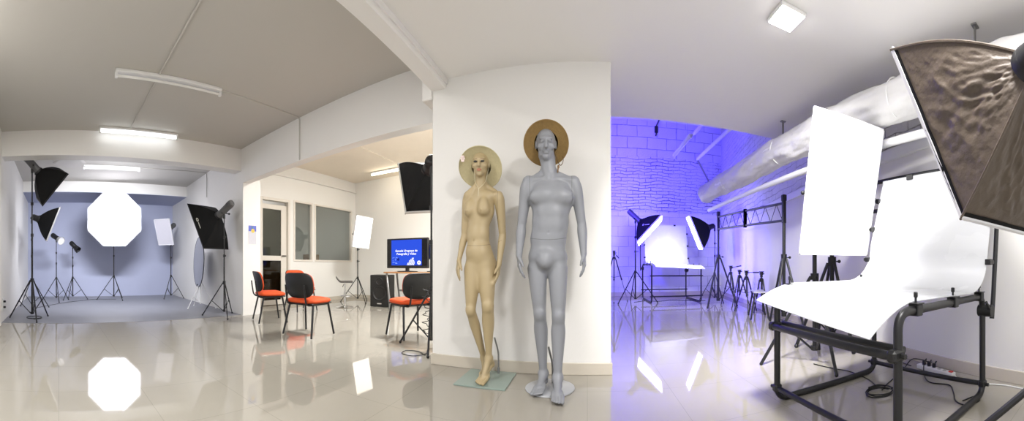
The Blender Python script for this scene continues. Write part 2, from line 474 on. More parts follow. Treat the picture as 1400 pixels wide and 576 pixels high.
struct(b.build('office_wall', M['cream_wall'], smooth=0))
struct(MB().rbox((XD,3.55,2.955),(XD+.05,YT,2.985),.004).build('trim_2', M['cream_wall'], smooth=0))
struct(MB().rbox((XD,dy1+.06,0),(XD+.012,YT,.09),.003).rbox((-6.1,YT-.012,0),(-.8,YT,.09),.003).build('screening_room_baseboard', M['base'], smooth=0))
def window(n, y0, y1):
    r = struct(empty('window_%d' % n, (XD,(y0+y1)/2,wz0)))
    hw = (y1-y0)/2; hh = wz1-wz0
    f = MB(); t = .035
    f.rbox((-.08,-hw-t,-t),(.015,-hw+.01,hh+t),.004).rbox((-.08,hw-.01,-t),(.015,hw+t,hh+t),.004)
    f.rbox((-.08,-hw,-t),(.02,hw,.008),.004).rbox((-.08,-hw,hh-.008),(.015,hw,hh+t),.004)
    f.build('window_frame', M['door'], r)
    MB().box((-.052,-hw,0),(-.046,hw,hh)).build('glass_pane', M['glass'], r, smooth=0)
window(1, w1a, w1b); window(2, w2a, w2b)
d = struct(empty('door_1', (XD,dy0,0)))
fr = MB(); wd = dy1-dy0
fr.rbox((-.115,-.05,0),(.02,0.012,dz+.05),.004).rbox((-.115,wd-.012,0),(.02,wd+.05,dz+.05),.004).rbox((-.115,.012,dz-.012),(.02,wd-.012,dz+.05),.004)
fr.build('door_frame', M['door'], d)
lf = MB(); st = .10; lz = dz-.085
lf.rbox((-.10,.004,.01),(-.06,.03,lz),.004).rbox((-.10,wd-.16,.01),(-.06,wd-.004,lz),.004)
for z0, z1 in ((.01,.12),(1.02,1.13),(lz-.11,lz)): lf.rbox((-.10,.03,z0),(-.06,wd-.16,z1),.003)
lf.build('door_leaf', M['door'], d)
for z0, z1 in ((.12,1.02),(1.13,lz-.11)): MB().box((-.084,.03,z0),(-.078,wd-.16,z1)).build('glass_pane', M['doorglass'], d, smooth=0)
MB().cyl((-.06,wd-.05,1.13),(-.02,wd-.05,1.13),.012).rbox((-.03,wd-.17,1.118),(-.015,wd-.04,1.142),.004).build('door_handle', M['black'], d)
# door case on the left wall beside the alcove
d2 = struct(empty('door_2', (-4.6,YL,0)))
MB().rbox((-.42,0,0),(-.33,.035,2.43),.006).rbox((.45,0,0),(.54,.035,2.43),.006).rbox((-.42,0,2.43),(.54,.04,2.52),.006).build('door_frame', M['white_wall'], d2)
MB().rbox((-.33,.0,.01),(.45,.018,2.43),.004).build('door_leaf', M['white_wall'], d2)

# ---------------------------------------------------------------- ceiling lamps, conduits, duct
def tube_lamp(label, c, along, mt, length=1.24, z=0, group='fluorescent ceiling lamps', warm=False):
    """batten under the ceiling; along 'x' or 'y'"""
    t = thing('fluorescent_lamp', label, 'lamp', (c[0],c[1],z), 0 if along == 'x' else PI/2, group)
    h = length/2
    MB().rbox((-h,-.045,-.035),(h,.045,0),.006).build('batten', M['whitemetal'], t)
    MB().cyl((-h+.03,0,-.062),(h-.03,0,-.062),.015,n=12).build('tube', mt, t)
    for s in (-1,1): MB().rbox((s*(h-.012)-.016,-.02,-.085),(s*(h-.012)+.016,.02,-.03),.004).build('lamp_holder', M['whitemetal'], t)
    return t
tube_lamp('unlit white tube lamp on the middle of the left room ceiling', (-3.60,1.245), 'y', M['tube_off'], 1.27, ZM)
tube_lamp('lit tube lamp on the left ceiling in front of the alcove lintel', (-5.12,1.25), 'y', M['tube_on'], 1.27, ZM)
tube_lamp('unlit tube lamp on the alcove ceiling above the glowing octagonal softbox', (-7.10,1.13), 'y', M['tube_off'], 1.22, ZM)
tube_lamp('lit tube lamp on the warm ceiling of the room with the television', (-4.47,6.8), 'x', M['tube_tv'], 1.24, ZT)
hl = tube_lamp('tube lamp hung before the upper painted brick wall', (1.9,6.58), 'y', M['tube_off'], 1.25, 3.36)
for s in (-.4,.4): MB().cyl((s,0,0),(s,0,ZH-3.36),.003,n=6).build('suspension_wire', M['steel'], hl)
t = thing('ceiling_light', 'small lit square panel light on the right ceiling', 'lamp', (1.26,1.873,ZR))
MB().rbox((-.098,-.098,-.028),(.098,.098,0),.006).build('housing', M['whitemetal'], t)
MB().rbox((-.086,-.086,-.034),(.086,.086,-.026),.002).build('diffuser', M['led'], t)

def simple_tube(name, label, cat, pts, r, m, n=8, group=None):
    o = MB().tube(pts, r, n).build(name, m); return tag(o, label, cat, group)
cg = 'surface conduits'
simple_tube('ceiling_conduit', 'straight white conduit linking the two tube lamps on the left ceiling', 'conduit', [(-1.45,1.1,ZM-.008),(-3.55,1.1,ZM-.008)], .010, M['ceil'], 8, cg)
simple_tube('ceiling_conduit', 'short white conduit between the unlit and the lit tube lamp', 'conduit', [(-3.65,1.1,ZM-.008),(-5.06,1.1,ZM-.008)], .010, M['ceil'], 8, cg)
simple_tube('ceiling_conduit', 'thin conduit from the unlit lamp across the ceiling and down the header', 'conduit', fillet([(-3.61,1.9,ZM-.006),(-3.64,3.162,ZM-.006),(-3.64,3.162,2.42)],.04), .009, M['ceil'], 8, cg)
simple_tube('ceiling_conduit', 'thin cable line bending down the alcove right wall', 'conduit', fillet([(-7.1,1.76,ZM-.006),(-6.95,3.265,ZM-.006),(-6.95,3.265,2.47)],.05), .007, M['dirt'], 8, cg)
simple_tube('ceiling_conduit', 'thin conduit on the warm ceiling of the television room', 'conduit', [(-4.14,5.2,ZT-.006),(-4.14,6.74,ZT-.006)], .009, M['tvceil'], 8, cg)
o = MB().lathe([(0,-.02),(.30,-.02),(.34,-.008),(.35,0)], Matrix.Translation((-6.95,.22,ZM)), 8).build('ceiling_plate', M['dirt'], smooth=0)
tag(o, 'flat grey octagonal plate on the alcove ceiling by the left wall', 'ceiling plate')

# wrapped duct and pipe along the right wall
XC, ZC, RD = 2.15, H+1.337, .155
dt = thing('air_duct', 'long air duct wrapped in white plastic film under the right ceiling', 'duct', (XC,0,ZC))
rnd = random.Random(3)
ph = [rnd.uniform(0,6.28) for _ in range(8)]
def ductf(u, v):
    y = .25+v*5.6; a = 2*PI*u
    r = RD*(1+.035*math.sin(3*a+ph[0]+y*2.1)+.03*math.sin(2*a-ph[1]+y*5.3)+.02*math.sin(5*a+ph[2]-y*9)+.015*math.sin(7*y+ph[3]))
    r += .022*mnoise.noise(Vector((math.cos(a)*2.2,y*3.2,math.sin(a)*2.2)))+.014*abs(mnoise.noise(Vector((math.cos(a)*5,y*6.5+a,math.sin(a)*5+7))))
    sag = .03*max(0,-math.sin(a))*(.5+.5*math.sin(y*3.3))
    return Vector((r*math.cos(a), y, r*math.sin(a)-sag))
MB().grid(ductf, 64, 260).build('plastic_wrap', M['plastic_film'], dt, smooth=80)
MB().cyl((0,.24,0),(0,5.84,0),RD*.93,n=32).build('duct_core', M['pipe'], dt)
for y in (1.62,3.30,4.8): MB().tube([(RD*1.02*math.cos(a*.2618),y,RD*1.02*math.sin(a*.2618)) for a in range(24)], .006, 6, closed=True).build('strap', M['pipe'], dt)
for y in (.957,3.27):
    o = MB().rbox((-.012,-.004,.13),(.012,.004,ZR-ZC),.001).rbox((-.03,-.02,ZR-ZC-.012),(.03,.02,ZR-ZC),.002).build('hanger', M['steel'], dt); o.location = (0,y,0)
pp = MB().cyl((2.25,.45,1.955),(2.25,5.96,1.955),.035,n=20).build('wall_pipe', M['pipe'])
tag(pp, 'straight white pipe running beneath the wrapped duct', 'pipe')
# roof struts before the brick wall
simple_tube('roof_strut', 'pale horizontal roof bar high beside the hung tube lamp', 'roof bar', [(2.75,4.2,3.62),(2.75,8.1,3.62)], .04, M['pipe'], 12, 'roof bars')
simple_tube('roof_strut', 'short pale roof bar at the top of the brick wall', 'roof bar', [(2.95,6.2,4.55),(2.95,9.0,4.62)], .05, M['pipe'], 12, 'roof bars')
simple_tube('roof_strut', 'dark slanting bar running from the pale roof bar to the brick corner', 'roof bar', [(2.75,8.1,3.60),(3.75,9.7,3.35)], .025, M['steel'], 10, 'roof bars')
hk = MB().rbox((-.05,-.03,-.18),(.05,.03,.02),.01).cyl((0,-.02,.02),(.06,-.12,.16),.02).cyl((0,-.02,-.16),(-.03,-.07,-.30),.018)
o = hk.build('wall_hook', M['blackplastic']); o.location = pt(898,10.0,zat(172,10.0)); o.location.y = 9.87
tag(o, 'small black bracket high on the painted brick wall', 'bracket')

# ---------------------------------------------------------------- light stands
GS = 'light stands'
def stand(label, x, y, top, hub=.62, spread=.42, angs=(90,210,330), mcol=None, r=.0135, base=.10, collars=2, group=GS):
    m = mcol or M['black']
    t = thing('light_stand', label, 'light stand', (x,y,0), 0, group)
    q = hub+(top-hub)*.42
    MB().cyl((0,0,base),(0,0,q),r,n=12).build('lower_pole', m, t)
    MB().cyl((0,0,q-.05),(0,0,top),r*.72,n=12).build('upper_pole', m, t)
    c = MB()
    c.cyl((0,0,hub-.03),(0,0,hub+.03),r*1.9,n=14)
    MB().cyl((0,0,base-.015),(0,0,base+.025),r*1.7,n=14).build('spreader_collar', M['blackplastic'] if mcol is None else m, t)
    c.build('hub', M['blackplastic'] if mcol is None else m, t)
    for i in range(collars):
        z = q if i == 0 else q+(top-q)*.5
        k = MB().cyl((0,0,z-.03),(0,0,z+.02),r*1.5,n=12).cyl((0,0,z-.005),(r*3.4,0,z-.005),r*.45,n=8).sphere((r*3.6,0,z-.005),(r*.5,r*1.0,r*1.0),8)
        k.build('clamp_collar', M['blackplastic'] if mcol is None else m, t)
    for a in angs:
        sp = spread
        if isinstance(a, tuple): a, sp = a
        a = math.radians(a); d = Vector((math.cos(a),math.sin(a),0))
        top_p = d*(r*1.8)+Vector((0,0,hub)); ft = d*sp+Vector((0,0,.014))
        lg = MB().cyl(top_p, ft, r*.72, n=8).build('leg', m, t)
        MB().sphere(ft, .016, 8).build('rubber_foot', M['blackplastic'] if mcol is None else m, lg)
        mid = top_p.lerp(ft,.55)
        MB().cyl(d*(r*1.5)+Vector((0,0,base)), mid, r*.5, n=6).build('brace', m, t)
    return t

# ---------------------------------------------------------------- softboxes
GB = 'softboxes'
def softbox(label, face, ring, axis=None, lit=None, fab='fabric', rim='rimwhite', up=None, strobe=True, rr=.075, bulge=.06, logo=None, lip=.035, group=GB, drop=.1, sag=.05, ring_back=.16, slen=.40, wrinkle=0):
    """face: corners in world space (in order); ring: centre of the strobe ring"""
    face = [Vector(p) for p in face]; ring = Vector(ring); n = len(face)
    cen = sum(face, Vector())/n
    ax = (cen-ring).normalized() if axis is None else Vector(axis).normalized()
    nf = (face[1]-face[0]).cross(face[2]-face[1]).normalized()
    if nf.dot(ax) < 0: nf = -nf
    B = ring-ax*ring_back-Vector((0,0,drop))
    t = thing('softbox', label, 'softbox', B, 0, group)
    L = lambda p: p-B
    # ring corners: circle around axis, matched to the face corner directions
    rc = []
    for c in face:
        d = c-cen; d = (d-ax*d.dot(ax)).normalized(); rc.append(ring+d*rr)
    def corner(i, s):
        a, b = rc[i%n], face[i%n]
        p = a.lerp(b, s)
        out = (p-(ring.lerp(cen, s))).normalized()
        return p+out*bulge*math.sin(PI*min(1,s))*(1-s*.35)
    def panel(i, u, s, off=0):
        p = corner(i,s).lerp(corner(i+1,s), u)
        ctr = ring.lerp(cen, s)
        inw = (ctr-p)
        if wrinkle:
            nv_ = Vector((u*2.2+i*7, s*2.0, i)); e_ = math.sin(PI*u)*math.sin(PI*min(1,s*1.02))**.7
            wv_ = .9*(.3-abs(mnoise.noise(Vector((u*5+s*1.5,s*1.7,i+2)))))+.6*(.25-abs(mnoise.noise(Vector((u*9-s*6,s*4+u*2,i+3.3)))))+.25*mnoise.noise(Vector((u*20,s*9,i+9)))
            p = p-inw.normalized()*wrinkle*wv_*max(0,e_)
        p = p+inw*sag*math.sin(PI*u)*math.sin(PI*s)
        return p-inw.normalized()*off
    sh = MB()
    for i in range(n): sh.grid(lambda u, s, i=i: L(panel(i,u,s)), *((70, 70) if wrinkle else (10, 14)))
    sh.build('fabric_shell', M[fab], t, smooth=50)
    rods = MB()
    for i in range(n): rods.tube([L(corner(i,s/10)+ (corner(i,s/10)-ring.lerp(cen,s/10)).normalized()*.002) for s in range(11)], .006, 6)
    rods.build('seam', M[fab], t)
    if wrinkle:
        hm = MB()
        for i in range(n): hm.grid(lambda u, s, i=i: L(panel(i,u,.925+.055*s,.004)), 30, 2)
        hm.build('hem', M['fabric'], t, smooth=50)
    # rim
    def insetp(p, k): return cen+(p-cen)*k
    rm = MB()
    for i in range(n):
        a, b = insetp(face[i],1.008), insetp(face[(i+1)%n],1.008)
        ai, bi = insetp(a,.955), insetp(b,.955)
        back = -nf*lip
        q = [L(a+back), L(b+back), L(b), L(a), L(ai), L(bi), L(bi+back), L(ai+back)]
        rm.add(q, [(0,1,2,3),(3,2,5,4),(4,5,6,7),(7,6,1,0)])
    rm.build('rim', M[rim], t, smooth=0)
    df = MB()
    k = .958
    top = [L(insetp(p,k)-nf*.010) for p in face]; bot = [L(insetp(p,k)-nf*.016) for p in face]
    df.add(top+bot, [tuple(range(n))]+[tuple(range(n,2*n))[::-1]]+[(i,n+i,n+(i+1)%n,(i+1)%n) for i in range(n)])
    df.build('diffuser', lit or M['diff_off'], t, smooth=0)
    # speed ring
    R = ax.to_track_quat('Z','Y').to_matrix().to_4x4()
    T = Matrix.Translation(L(ring)) @ R
    MB().lathe([(rr*.7,-.015),(rr*1.08,-.015),(rr*1.12,.0),(rr*1.08,.02),(rr*.7,.02)], T, 24).build('speed_ring', M['blackplastic'], t)
    if strobe:
        sb = MB().lathe([(0,-slen),(.045,-slen),(.06,-slen+.015),(.064,-slen+.04),(.064,-.05),(.075,-.02),(.075,-.01),(0,-.01)], T, 20)
        for z in (.05,.07,.09,.11): sb.lathe([(.064,z-slen-.005),(.068,z-slen-.004),(.068,z-slen+.004),(.064,z-slen+.005)], T, 20)
        sb.build('strobe_head', M['grey_strobe'] if strobe != 'black' else M['blackplastic'], t)
        A = ring-ax*ring_back
        side = ax.cross(Vector((0,0,1)));  side = side.normalized() if side.length > .01 else Vector((1,0,0))
        br = MB().cyl(L(A), (0,0,-.03), .018, n=10).cyl((0,0,-.05),(0,0,.02),.022,n=12)
        br.cyl(L(A)-side*.075*.9-Vector((0,0,.05)), L(A)+side*.11-Vector((0,0,.05)), .009, n=8).sphere(L(A)+side*.12-Vector((0,0,.05)), .02, 8)
        br.build('tilt_bracket', M['blackplastic'], t)
    if logo is not None:
        i, u0, s0, u1, s1, wd_ = logo
        lg = MB()
        def lp(q, e):
            u = u0+(u1-u0)*q; s = s0+(s1-s0)*q
            du, ds = -(s1-s0), (u1-u0)
            nn = math.hypot(du,ds); return L(panel(i,u+du/nn*e*wd_,s+ds/nn*e*wd_,.008))
        lg.grid(lambda a, c: lp(.3+.7*a, (c-.5)*.9), 8, 2)
        for k in range(16):
            a0, a1 = 2*PI*k/16, 2*PI*(k+1)/16
            def rg(a, rad):
                return L(panel(i, u0+math.cos(a)*rad*wd_*1.4, s0+math.sin(a)*rad*wd_*1.4, .008))
            lg.add([rg(a0,.45),rg(a0,1),rg(a1,1),rg(a1,.45)], [(0,1,2,3)])
        lg.build('printed_emblem', M['logo'], t, smooth=0)
    return t, B
def facepts(Fc, nrm, up, w_, h_):
    Fc = Vector(Fc); nrm = Vector(nrm).normalized(); up = Vector(up); up = (up-nrm*up.dot(nrm)).normalized()
    x = nrm.cross(up)
    return [Fc-x*w_/2+up*h_/2, Fc+x*w_/2+up*h_/2, Fc+x*w_/2-up*h_/2, Fc-x*w_/2-up*h_/2]

def rig(label, slabel, face, ring, stand_kw=None, shift=(0,0,0), **kw):
    sh = Vector(shift)
    face = [Vector(p)+sh for p in face]; ring = Vector(ring)+sh
    t, B = softbox(label, face, ring, **kw)
    if slabel is not None:
        stand(slabel, B.x, B.y, B.z-.04, **(stand_kw or {}))
    return t, B

# alcove
rig('tallest black softbox leaning down by the alcove left wall', 'tallest black stand at the front left of the alcove',
    facepts((-5.748,-.12,2.25),(-.42,.74,-.53),(.219,.558,.801),.607,.661), (-5.69,-.345,2.50),
    dict(hub=.66, spread=.40, angs=(15,140,258), r=.017), rim='black', lip=.02)
rig('black softbox with white edge behind the tallest one at the alcove left wall', 'black stand behind the tallest one at the alcove left wall',
    facepts((-7.099,-.129,1.776),(-.14,.92,-.36),(.088,.353,.931),.595,.734), (-7.112,-.424,1.889), dict(hub=.6, spread=.38, angs=(10,110,225)), rim='rimgrey', lip=.025, slen=.16, strobe='black')
# octabox
oc = pt(156.5,8.4,zat(300,8.4)); on = (Vector((0,0,2.0))-oc).normalized(); on = Vector((on.x,on.y+.03,on.z)).normalized()
ox = on.cross(Vector((0,0,1))).normalized(); oz = ox.cross(on)
R8 = .668/math.cos(PI/8)
octa = [oc+ox*R8*math.cos(PI/8+k*PI/4)+oz*R8*math.sin(PI/8+k*PI/4) for k in range(8)]
rig('large glowing octagonal softbox facing out of the alcove', 'black stand under the glowing octagonal softbox', octa, oc-on*.42, dict(hub=.62, spread=.46, angs=(20,140,275)), lit=M['octa_on'], bulge=.05, rim='rimwhite')
rig('unlit pale rectangular softbox at the rear right of the alcove', 'black stand under the unlit pale softbox', facepts((-8.508,2.741,1.789),(.639,-.663,-.39),(.274,-.277,.921),.457,.717), (-8.70,2.94,1.906), dict(hub=.62, spread=.36, angs=(310,190,60)), rr=.06)
rig('black softbox with silver printed emblem at the alcove right wall', 'black stand at the right end of the alcove wall',
    facepts((-5.726,2.713,1.636),(-.85,-.219,-.48),(-.462,-.127,.877),.609,.978), (-5.417,2.792,1.811), dict(hub=.60, spread=.40, angs=(230,340,130)), logo=(3,.60,.80,.38,.80,.035), strobe='grey', rim='black', lip=.012)

# monolights without softboxes
def monolight(label, c, ax, dish, slabel, dcol, kw, bl=.2):
    c = Vector(c); ax = Vector(ax).normalized()
    t = thing('strobe_light', label, 'strobe light', c-Vector((0,0,.09)), 0, 'bare strobe lights')
    T = Matrix.Translation((0,0,.09)) @ ax.to_track_quat('Z','Y').to_matrix().to_4x4()
    b = MB().lathe([(0,-bl),(.05,-bl),(.062,-bl+.02),(.062,.1),(.05,.12),(0,.12)], T, 18)
    for z in (-bl+.05,-bl+.08,-bl+.11): b.lathe([(.062,z-.006),(.067,z-.004),(.067,z+.004),(.062,z+.006)], T, 18)
    b.build('strobe_head', M['blackplastic'], t)
    MB().lathe([(.052,.1),(.06,.12),(dish,.24),(dish+.004,.24),(.064,.11)], T, 24).build('reflector_dish', M[dcol], t)
    if dcol != 'blackplastic': MB().lathe([(0,.205),(dish*.93,.222)], T, 24).build('dish_cover', M['rimwhite'], t)
    MB().cyl((0,0,-.03),(0,0,.06),.016).cyl((-.07,0,.02),(.07,0,.02),.01,n=8).build('tilt_bracket', M['blackplastic'], t)
    stand(slabel, c.x, c.y, c.z-.12, **kw)
p = pt(77,8.6); monolight('black strobe light with a white dish left of the glowing octagon', (p.x,p.y,1.62), (.75,.55,-.42), .10, 'black stand under the strobe with the white dish', 'rimgrey', dict(hub=.58, spread=.42, angs=(10,130,240)))
p = pt(99.5,9.0); monolight('small all black strobe light nearest the glowing octagon', (p.x,p.y,1.47), (.45,.6,-.65), .085, 'black stand under the small all black strobe', 'blackplastic', dict(hub=.58, spread=.40, angs=(80,195,320)), .09)

# reflector disc and its white stand
rp = Vector((-6.62,2.92,0)); 
rt = tag(empty('reflector_disc', (rp.x,rp.y,.98)), 'round grey reflector disc standing edge-on by the alcove right wall', 'reflector')
nrm = Vector((-.62,-.78,.06)).normalized()
vd = Vector((-rp.x,-rp.y,0)).normalized(); 
nrm = (vd*.20+Vector((-vd.y,vd.x,0))*-.98)
if nrm.dot(Vector((-1,0,0))) < 0: nrm = -nrm
nrm = (vd*.20+ (nrm-vd*nrm.dot(vd)).normalized()*.98 + Vector((0,0,.03))).normalized()
T = nrm.to_track_quat('Z','Y').to_matrix().to_4x4()
MB().lathe([(0,.004),(.53,.004),(.53,-.004),(0,-.004)], T, 48).build('reflector_cloth', M['silver_reflector'], rt)
MB().tube([T @ Vector((.535*math.cos(a*PI/24),.535*math.sin(a*PI/24),0)) for a in range(48)], .009, 8, closed=True).build('edge_band', M['black'], rt)
for s in (-.50,): MB().rbox((-.03,-.03,-.02),(.03,.03,.03),.005, Matrix.Translation((0,0,s))).build('clip', M['black'], rt)
stand('white stand holding the round reflector disc', rp.x+.02, rp.y+.035, 1.30, hub=.55, spread=.36, angs=(180,290,40), mcol=M['whitemetal'], r=.011, collars=1)

# ---------------------------------------------------------------- screening room things
rig('glowing white softbox in front of the office window', 'black stand under the glowing softbox by the office window', facepts((-4.974,6.206,1.687),(.96,-.232,-.155),(.164,.021,.986),.50,.742), (-5.23,6.39,1.72), dict(hub=.6, spread=.42, angs=(215,335,95)), lit=M['tv_on'], shift=(.09,0,0), rr=.06, slen=.2)
rig('black softbox seen from behind at the pillar edge', 'black stand at the left edge of the white pillar', facepts((-1.851,3.592,1.868),(-.572,.734,-.365),(-.296,.23,.927),.562,.711), (-1.647,3.33,1.998), dict(hub=.62, spread=.42, angs=(176,292,56), r=.016), shift=(-.095,.09,0), rim='rimgrey', strobe='black', slen=.2)

# visitor chairs
def make_chair():
    t = thing('visitor_chair', 'x', 'chair', (0,0,0), 0, 'orange visitor chairs')
    # faces +y locally; seat
    def cushion(w0, d0, z0, th, r=.06, crown=.012):
        m = MB(); n = 18
        prof = []
        def outline(k, inset):
            a = 2*PI*k/40
            c, s = math.cos(a), math.sin(a)
            e = .45
            return ((w0/2-inset)*math.copysign(abs(c)**e,c), (d0/2-inset)*math.copysign(abs(s)**e,s))
        layers = [(.02,0),(.004,.010),(0,th*.45),(.008,th*.8),(.03,th*.97),(.09,th+crown)]
        vs = []
        for ins, z in layers:
            for k in range(40):
                x, y = outline(k, ins); vs.append(Vector((x,y,z0+z)))
        vs.append(Vector((0,0,z0+th+crown*1.3))); fs = []
        for i in range(len(layers)-1):
            for k in range(40):
                k2 = (k+1)%40; fs.append((i*40+k,i*40+k2,(i+1)*40+k2,(i+1)*40+k))
        top = (len(layers)-1)*40
        for k in range(40): fs.append((top+k,top+(k+1)%40,len(vs)-1))
        fs.append(tuple(range(40))[::-1])
        m.add(vs, fs); return m
    s = cushion(.49,.44,.43,.055).build('seat', M['orange'], t, smooth=60)
    MB().rbox((-.225,-.20,.415),(.225,.20,.432),.008).build('seat_pan', M['blackplastic'], t)
    # backrest: rounded shield, tilted back
    def back(front, z_off, th, grow):
        m = MB(); vs = []; n = 36
        Mx = Matrix.Translation((0,-.225,.655)) @ Matrix.Rotation(math.radians(12),4,'X')
        lay = [(.018,0),(0,.008),(0,th-.01),(.012,th)] if not front else [(0,0),(0,th*.5),(.02,th*.9),(.07,th*1.1)]
        for ins, d_ in lay:
            for k in range(n):
                a = 2*PI*k/n; c, sn = math.cos(a), math.sin(a); e = .55
                x = (.235+grow-ins)*math.copysign(abs(c)**e,c); z = (.165+grow-ins)*math.copysign(abs(sn)**e,sn)
                if z < 0: x *= 1-.06*(-z/.165)
                bend = .05*(x/.235)**2
                y = (d_ if front else -d_)+bend
                vs.append(Mx @ Vector((x,y,z)))
        fs = []
        for i in range(len(lay)-1):
            for k in range(n):
                k2 = (k+1)%n; q = (i*n+k,i*n+k2,(i+1)*n+k2,(i+1)*n+k); fs.append(q[::-1] if not front else q[::-1])
        fs.append(tuple(range(n))); fs.append(tuple((len(lay)-1)*n+k for k in range(n))[::-1])
        m.add(vs, fs); return m
    back(True,0,.035,-.008).build('backrest', M['orange'], t, smooth=60)
    back(False,0,.028,0).build('back_shell', M['blackplastic'], t, smooth=60)
    for sx in (-1,1):
        MB().tube(fillet([(sx*.16,.02,.405),(sx*.16,-.235,.405),(sx*.16,-.262,.56),(sx*.16,-.275,.66)],.07), .011, 8).build('back_support', M['black'], t)
        MB().tube([(sx*.20,.15,.41),(sx*.245,.215,.012)], [.0145,.013], 10).build('leg', M['black'], t)
        MB().tube([(sx*.20,-.15,.41),(sx*.245,-.235,.012)], [.0145,.013], 10).build('leg', M['black'], t)
    fr = MB()
    fr.tube(fillet([(-.20,.15,.408),(.20,.15,.408),(.20,-.15,.408),(-.20,-.15,.408)],.03,closed=True), .0105, 8, closed=True)
    fr.build('seat_frame', M['black'], t)
    return t
ch = make_chair()
def put(o, x, y, face, label):   # face: direction angle (deg, world) the chair faces
    o.location = (x,y,0); o.rotation_euler = (0,0,math.radians(face)-PI/2); o['label'] = label
chairs = [(-3.24,2.98,96,'orange visitor chair nearest the camera with its black back turned to us'),
          (-4.41,3.20,68,'orange visitor chair beside the alcove corner, leftmost of the chairs'),
          (-5.05,4.42,-4,'orange visitor chair half hidden behind the nearest chair'),
          (-2.15,3.72,152,'orange visitor chair beside the pillar in front of the television')]
for i, (x, y, a, l) in enumerate(chairs): put(ch if i == 0 else copy_tree(ch), x, y, a, l)

# bar stool
p = pt(471.5,7.3)
t = thing('bar_stool', 'low grey bar stool with a chrome pedestal', 'stool', (p.x,p.y,0), math.radians(131))
MB().lathe([(0,.0),(.19,.0),(.195,.008),(.18,.018),(.06,.035),(.03,.06),(0,.06)], None, 36).build('base', M['chrome'], t)
MB().cyl((0,0,.03),(0,0,.33),.026,n=18).cyl((0,0,.33),(0,0,.52),.018,n=16).build('column', M['chrome'], t)
se = MB()
def seatf(u, v, o=0):
    y = -.17+.36*v; x = (u-.5)*.37*(1-.12*v*v)
    z = .545+ (0 if v < .72 else ((v-.72)/.28)**1.6*.105) + .012*(2*u-1)**2
    return Vector((x,y,z+o))
se.grid(lambda u, v: seatf(u,v,.014), 10, 14); se.grid(lambda u, v: seatf(1-u,v,-.014), 10, 14)
def edge(side):
    if side == 0: return lambda a, b: seatf(0,a,(b-.5)*.028)
    if side == 1: return lambda a, b: seatf(1,1-a,(b-.5)*.028)
    if side == 2: return lambda a, b: seatf(1-a,0,(b-.5)*.028)
    return lambda a, b: seatf(a,1,(b-.5)*.028)
for s_ in range(4): se.grid(edge(s_), 14, 1)
se.build('seat', mat('grey_stool_leatherette', (74,70,66), .4, noise=.08), t, smooth=50)
MB().tube(fillet([(0,.0,.50),(.10,.03,.49),(.15,.05,.43)],.03), .007, 8).build('lift_lever', M['black'], t)
MB().tube([(.13*math.cos(a*PI/12),-.02+.13*math.sin(a*PI/12),.24) for a in range(24)], .009, 8, closed=True).cyl((0,0,.24),(0,-.15,.24),.008,n=8).build('foot_ring', M['chrome'], t)

# television on its table
tp = pt(557,7.0); TZ = .775
tb = thing('side_table', 'table with wooden top and grey legs under the television', 'table', (tp.x+.25,tp.y+.05,0))
MB().rbox((-.72,-.25,TZ-.03),(.85,.27,TZ),.006).build('table_top', M['wood'], tb)
for x in (-.58,.70):
    for sy in (-1,1): MB().rbox((-.018,-.018,0),(.018,.018,TZ-.03),.004, Matrix.Translation((x,sy*.2,0)) @ Matrix.Shear('XY',4,(-.12*(1 if x < 0 else -1),0))).build('leg', M['steel'], tb)
MB().rbox((-.50,-.02,.36),(.62,.02,.40),.004).build('stretcher', M['steel'], tb)
tv = thing('television', 'black television showing a blue title slide', 'television', (tp.x,tp.y,TZ), math.radians(3))
MB().lathe([(0,0),(.2,0),(.205,.008),(.19,.016),(.04,.022),(.04,.09),(0,.09)], Matrix.Diagonal((1.15,.62,1,1)), 32).build('stand', M['blackplastic'], tv)
MB().rbox((-.485,-.03,.075),(.485,.045,.70),.012).build('cabinet', M['blackplastic'], tv)
sx0, sx1, sz0, sz1 = -.365, .345, .135, .665
MB().box((-.46,-.0325,.13),(.46,-.0302,.67)).build('screen_border', M['screenblack'], tv, smooth=0)
sc = MB().box((sx0,-.0345,sz0),(sx1,-.0326,sz1)).build('screen', glow('lit_blue_screen', (50,86,226), .72), tv, smooth=0)
sc['label'] = 'lit blue slide'
wg = glow('slide_white', (250,250,255), 1.0); dbl = glow('slide_dark_blue', (24,40,130), .9); lbl = glow('slide_pale_blue', (150,180,250), 1.0)
def text(s, size, loc, m, parent, name, bold=.006, shear=.12):
    cu = bpy.data.curves.new(name, 'FONT'); cu.body = s; cu.size = size; cu.align_x = 'CENTER'; cu.align_y = 'CENTER'
    cu.extrude = .0004; cu.offset = bold; cu.shear = shear; cu.space_line = 1.05
    to = bpy.data.objects.new(name+'_tmp', cu); COL.objects.link(to)
    bpy.context.view_layer.update()
    dg = bpy.context.evaluated_depsgraph_get()
    me = bpy.data.meshes.new_from_object(to.evaluated_get(dg))
    bpy.data.objects.remove(to); bpy.data.curves.remove(cu)
    me.materials.clear(); me.materials.append(m)
    o = bpy.data.objects.new(name, me); COL.objects.link(o); o.parent = parent; o.location = loc; o.rotation_euler = (PI/2,0,0)
    return o
text('Escuela Uruguaya de\nFotografía y Video', .062, (-.01,-.0357,.405), wg, sc, 'title_lettering', .0009)
rr_ = random.Random(5)
for i in range(16):
    x, z = -.33+rr_.random()*.11, .16+rr_.random()*.15
    MB().box((x-.006,-.0354,z-.006),(x+.006,-.0346,z+.006)).build('slide_dot', lbl, sc, smooth=0)
st_ = MB()
for i in range(7):
    for j in range(6):
        x, z = .02+i*.024+j*.008, .15+j*.026
        if z < .15+.16*(1-abs(i-3.2)/4.4): st_.box((x-.007,-.0354,z-.011),(x+.007,-.0346,z+.011))
st_.build('slide_stripes', wg, sc, smooth=0)
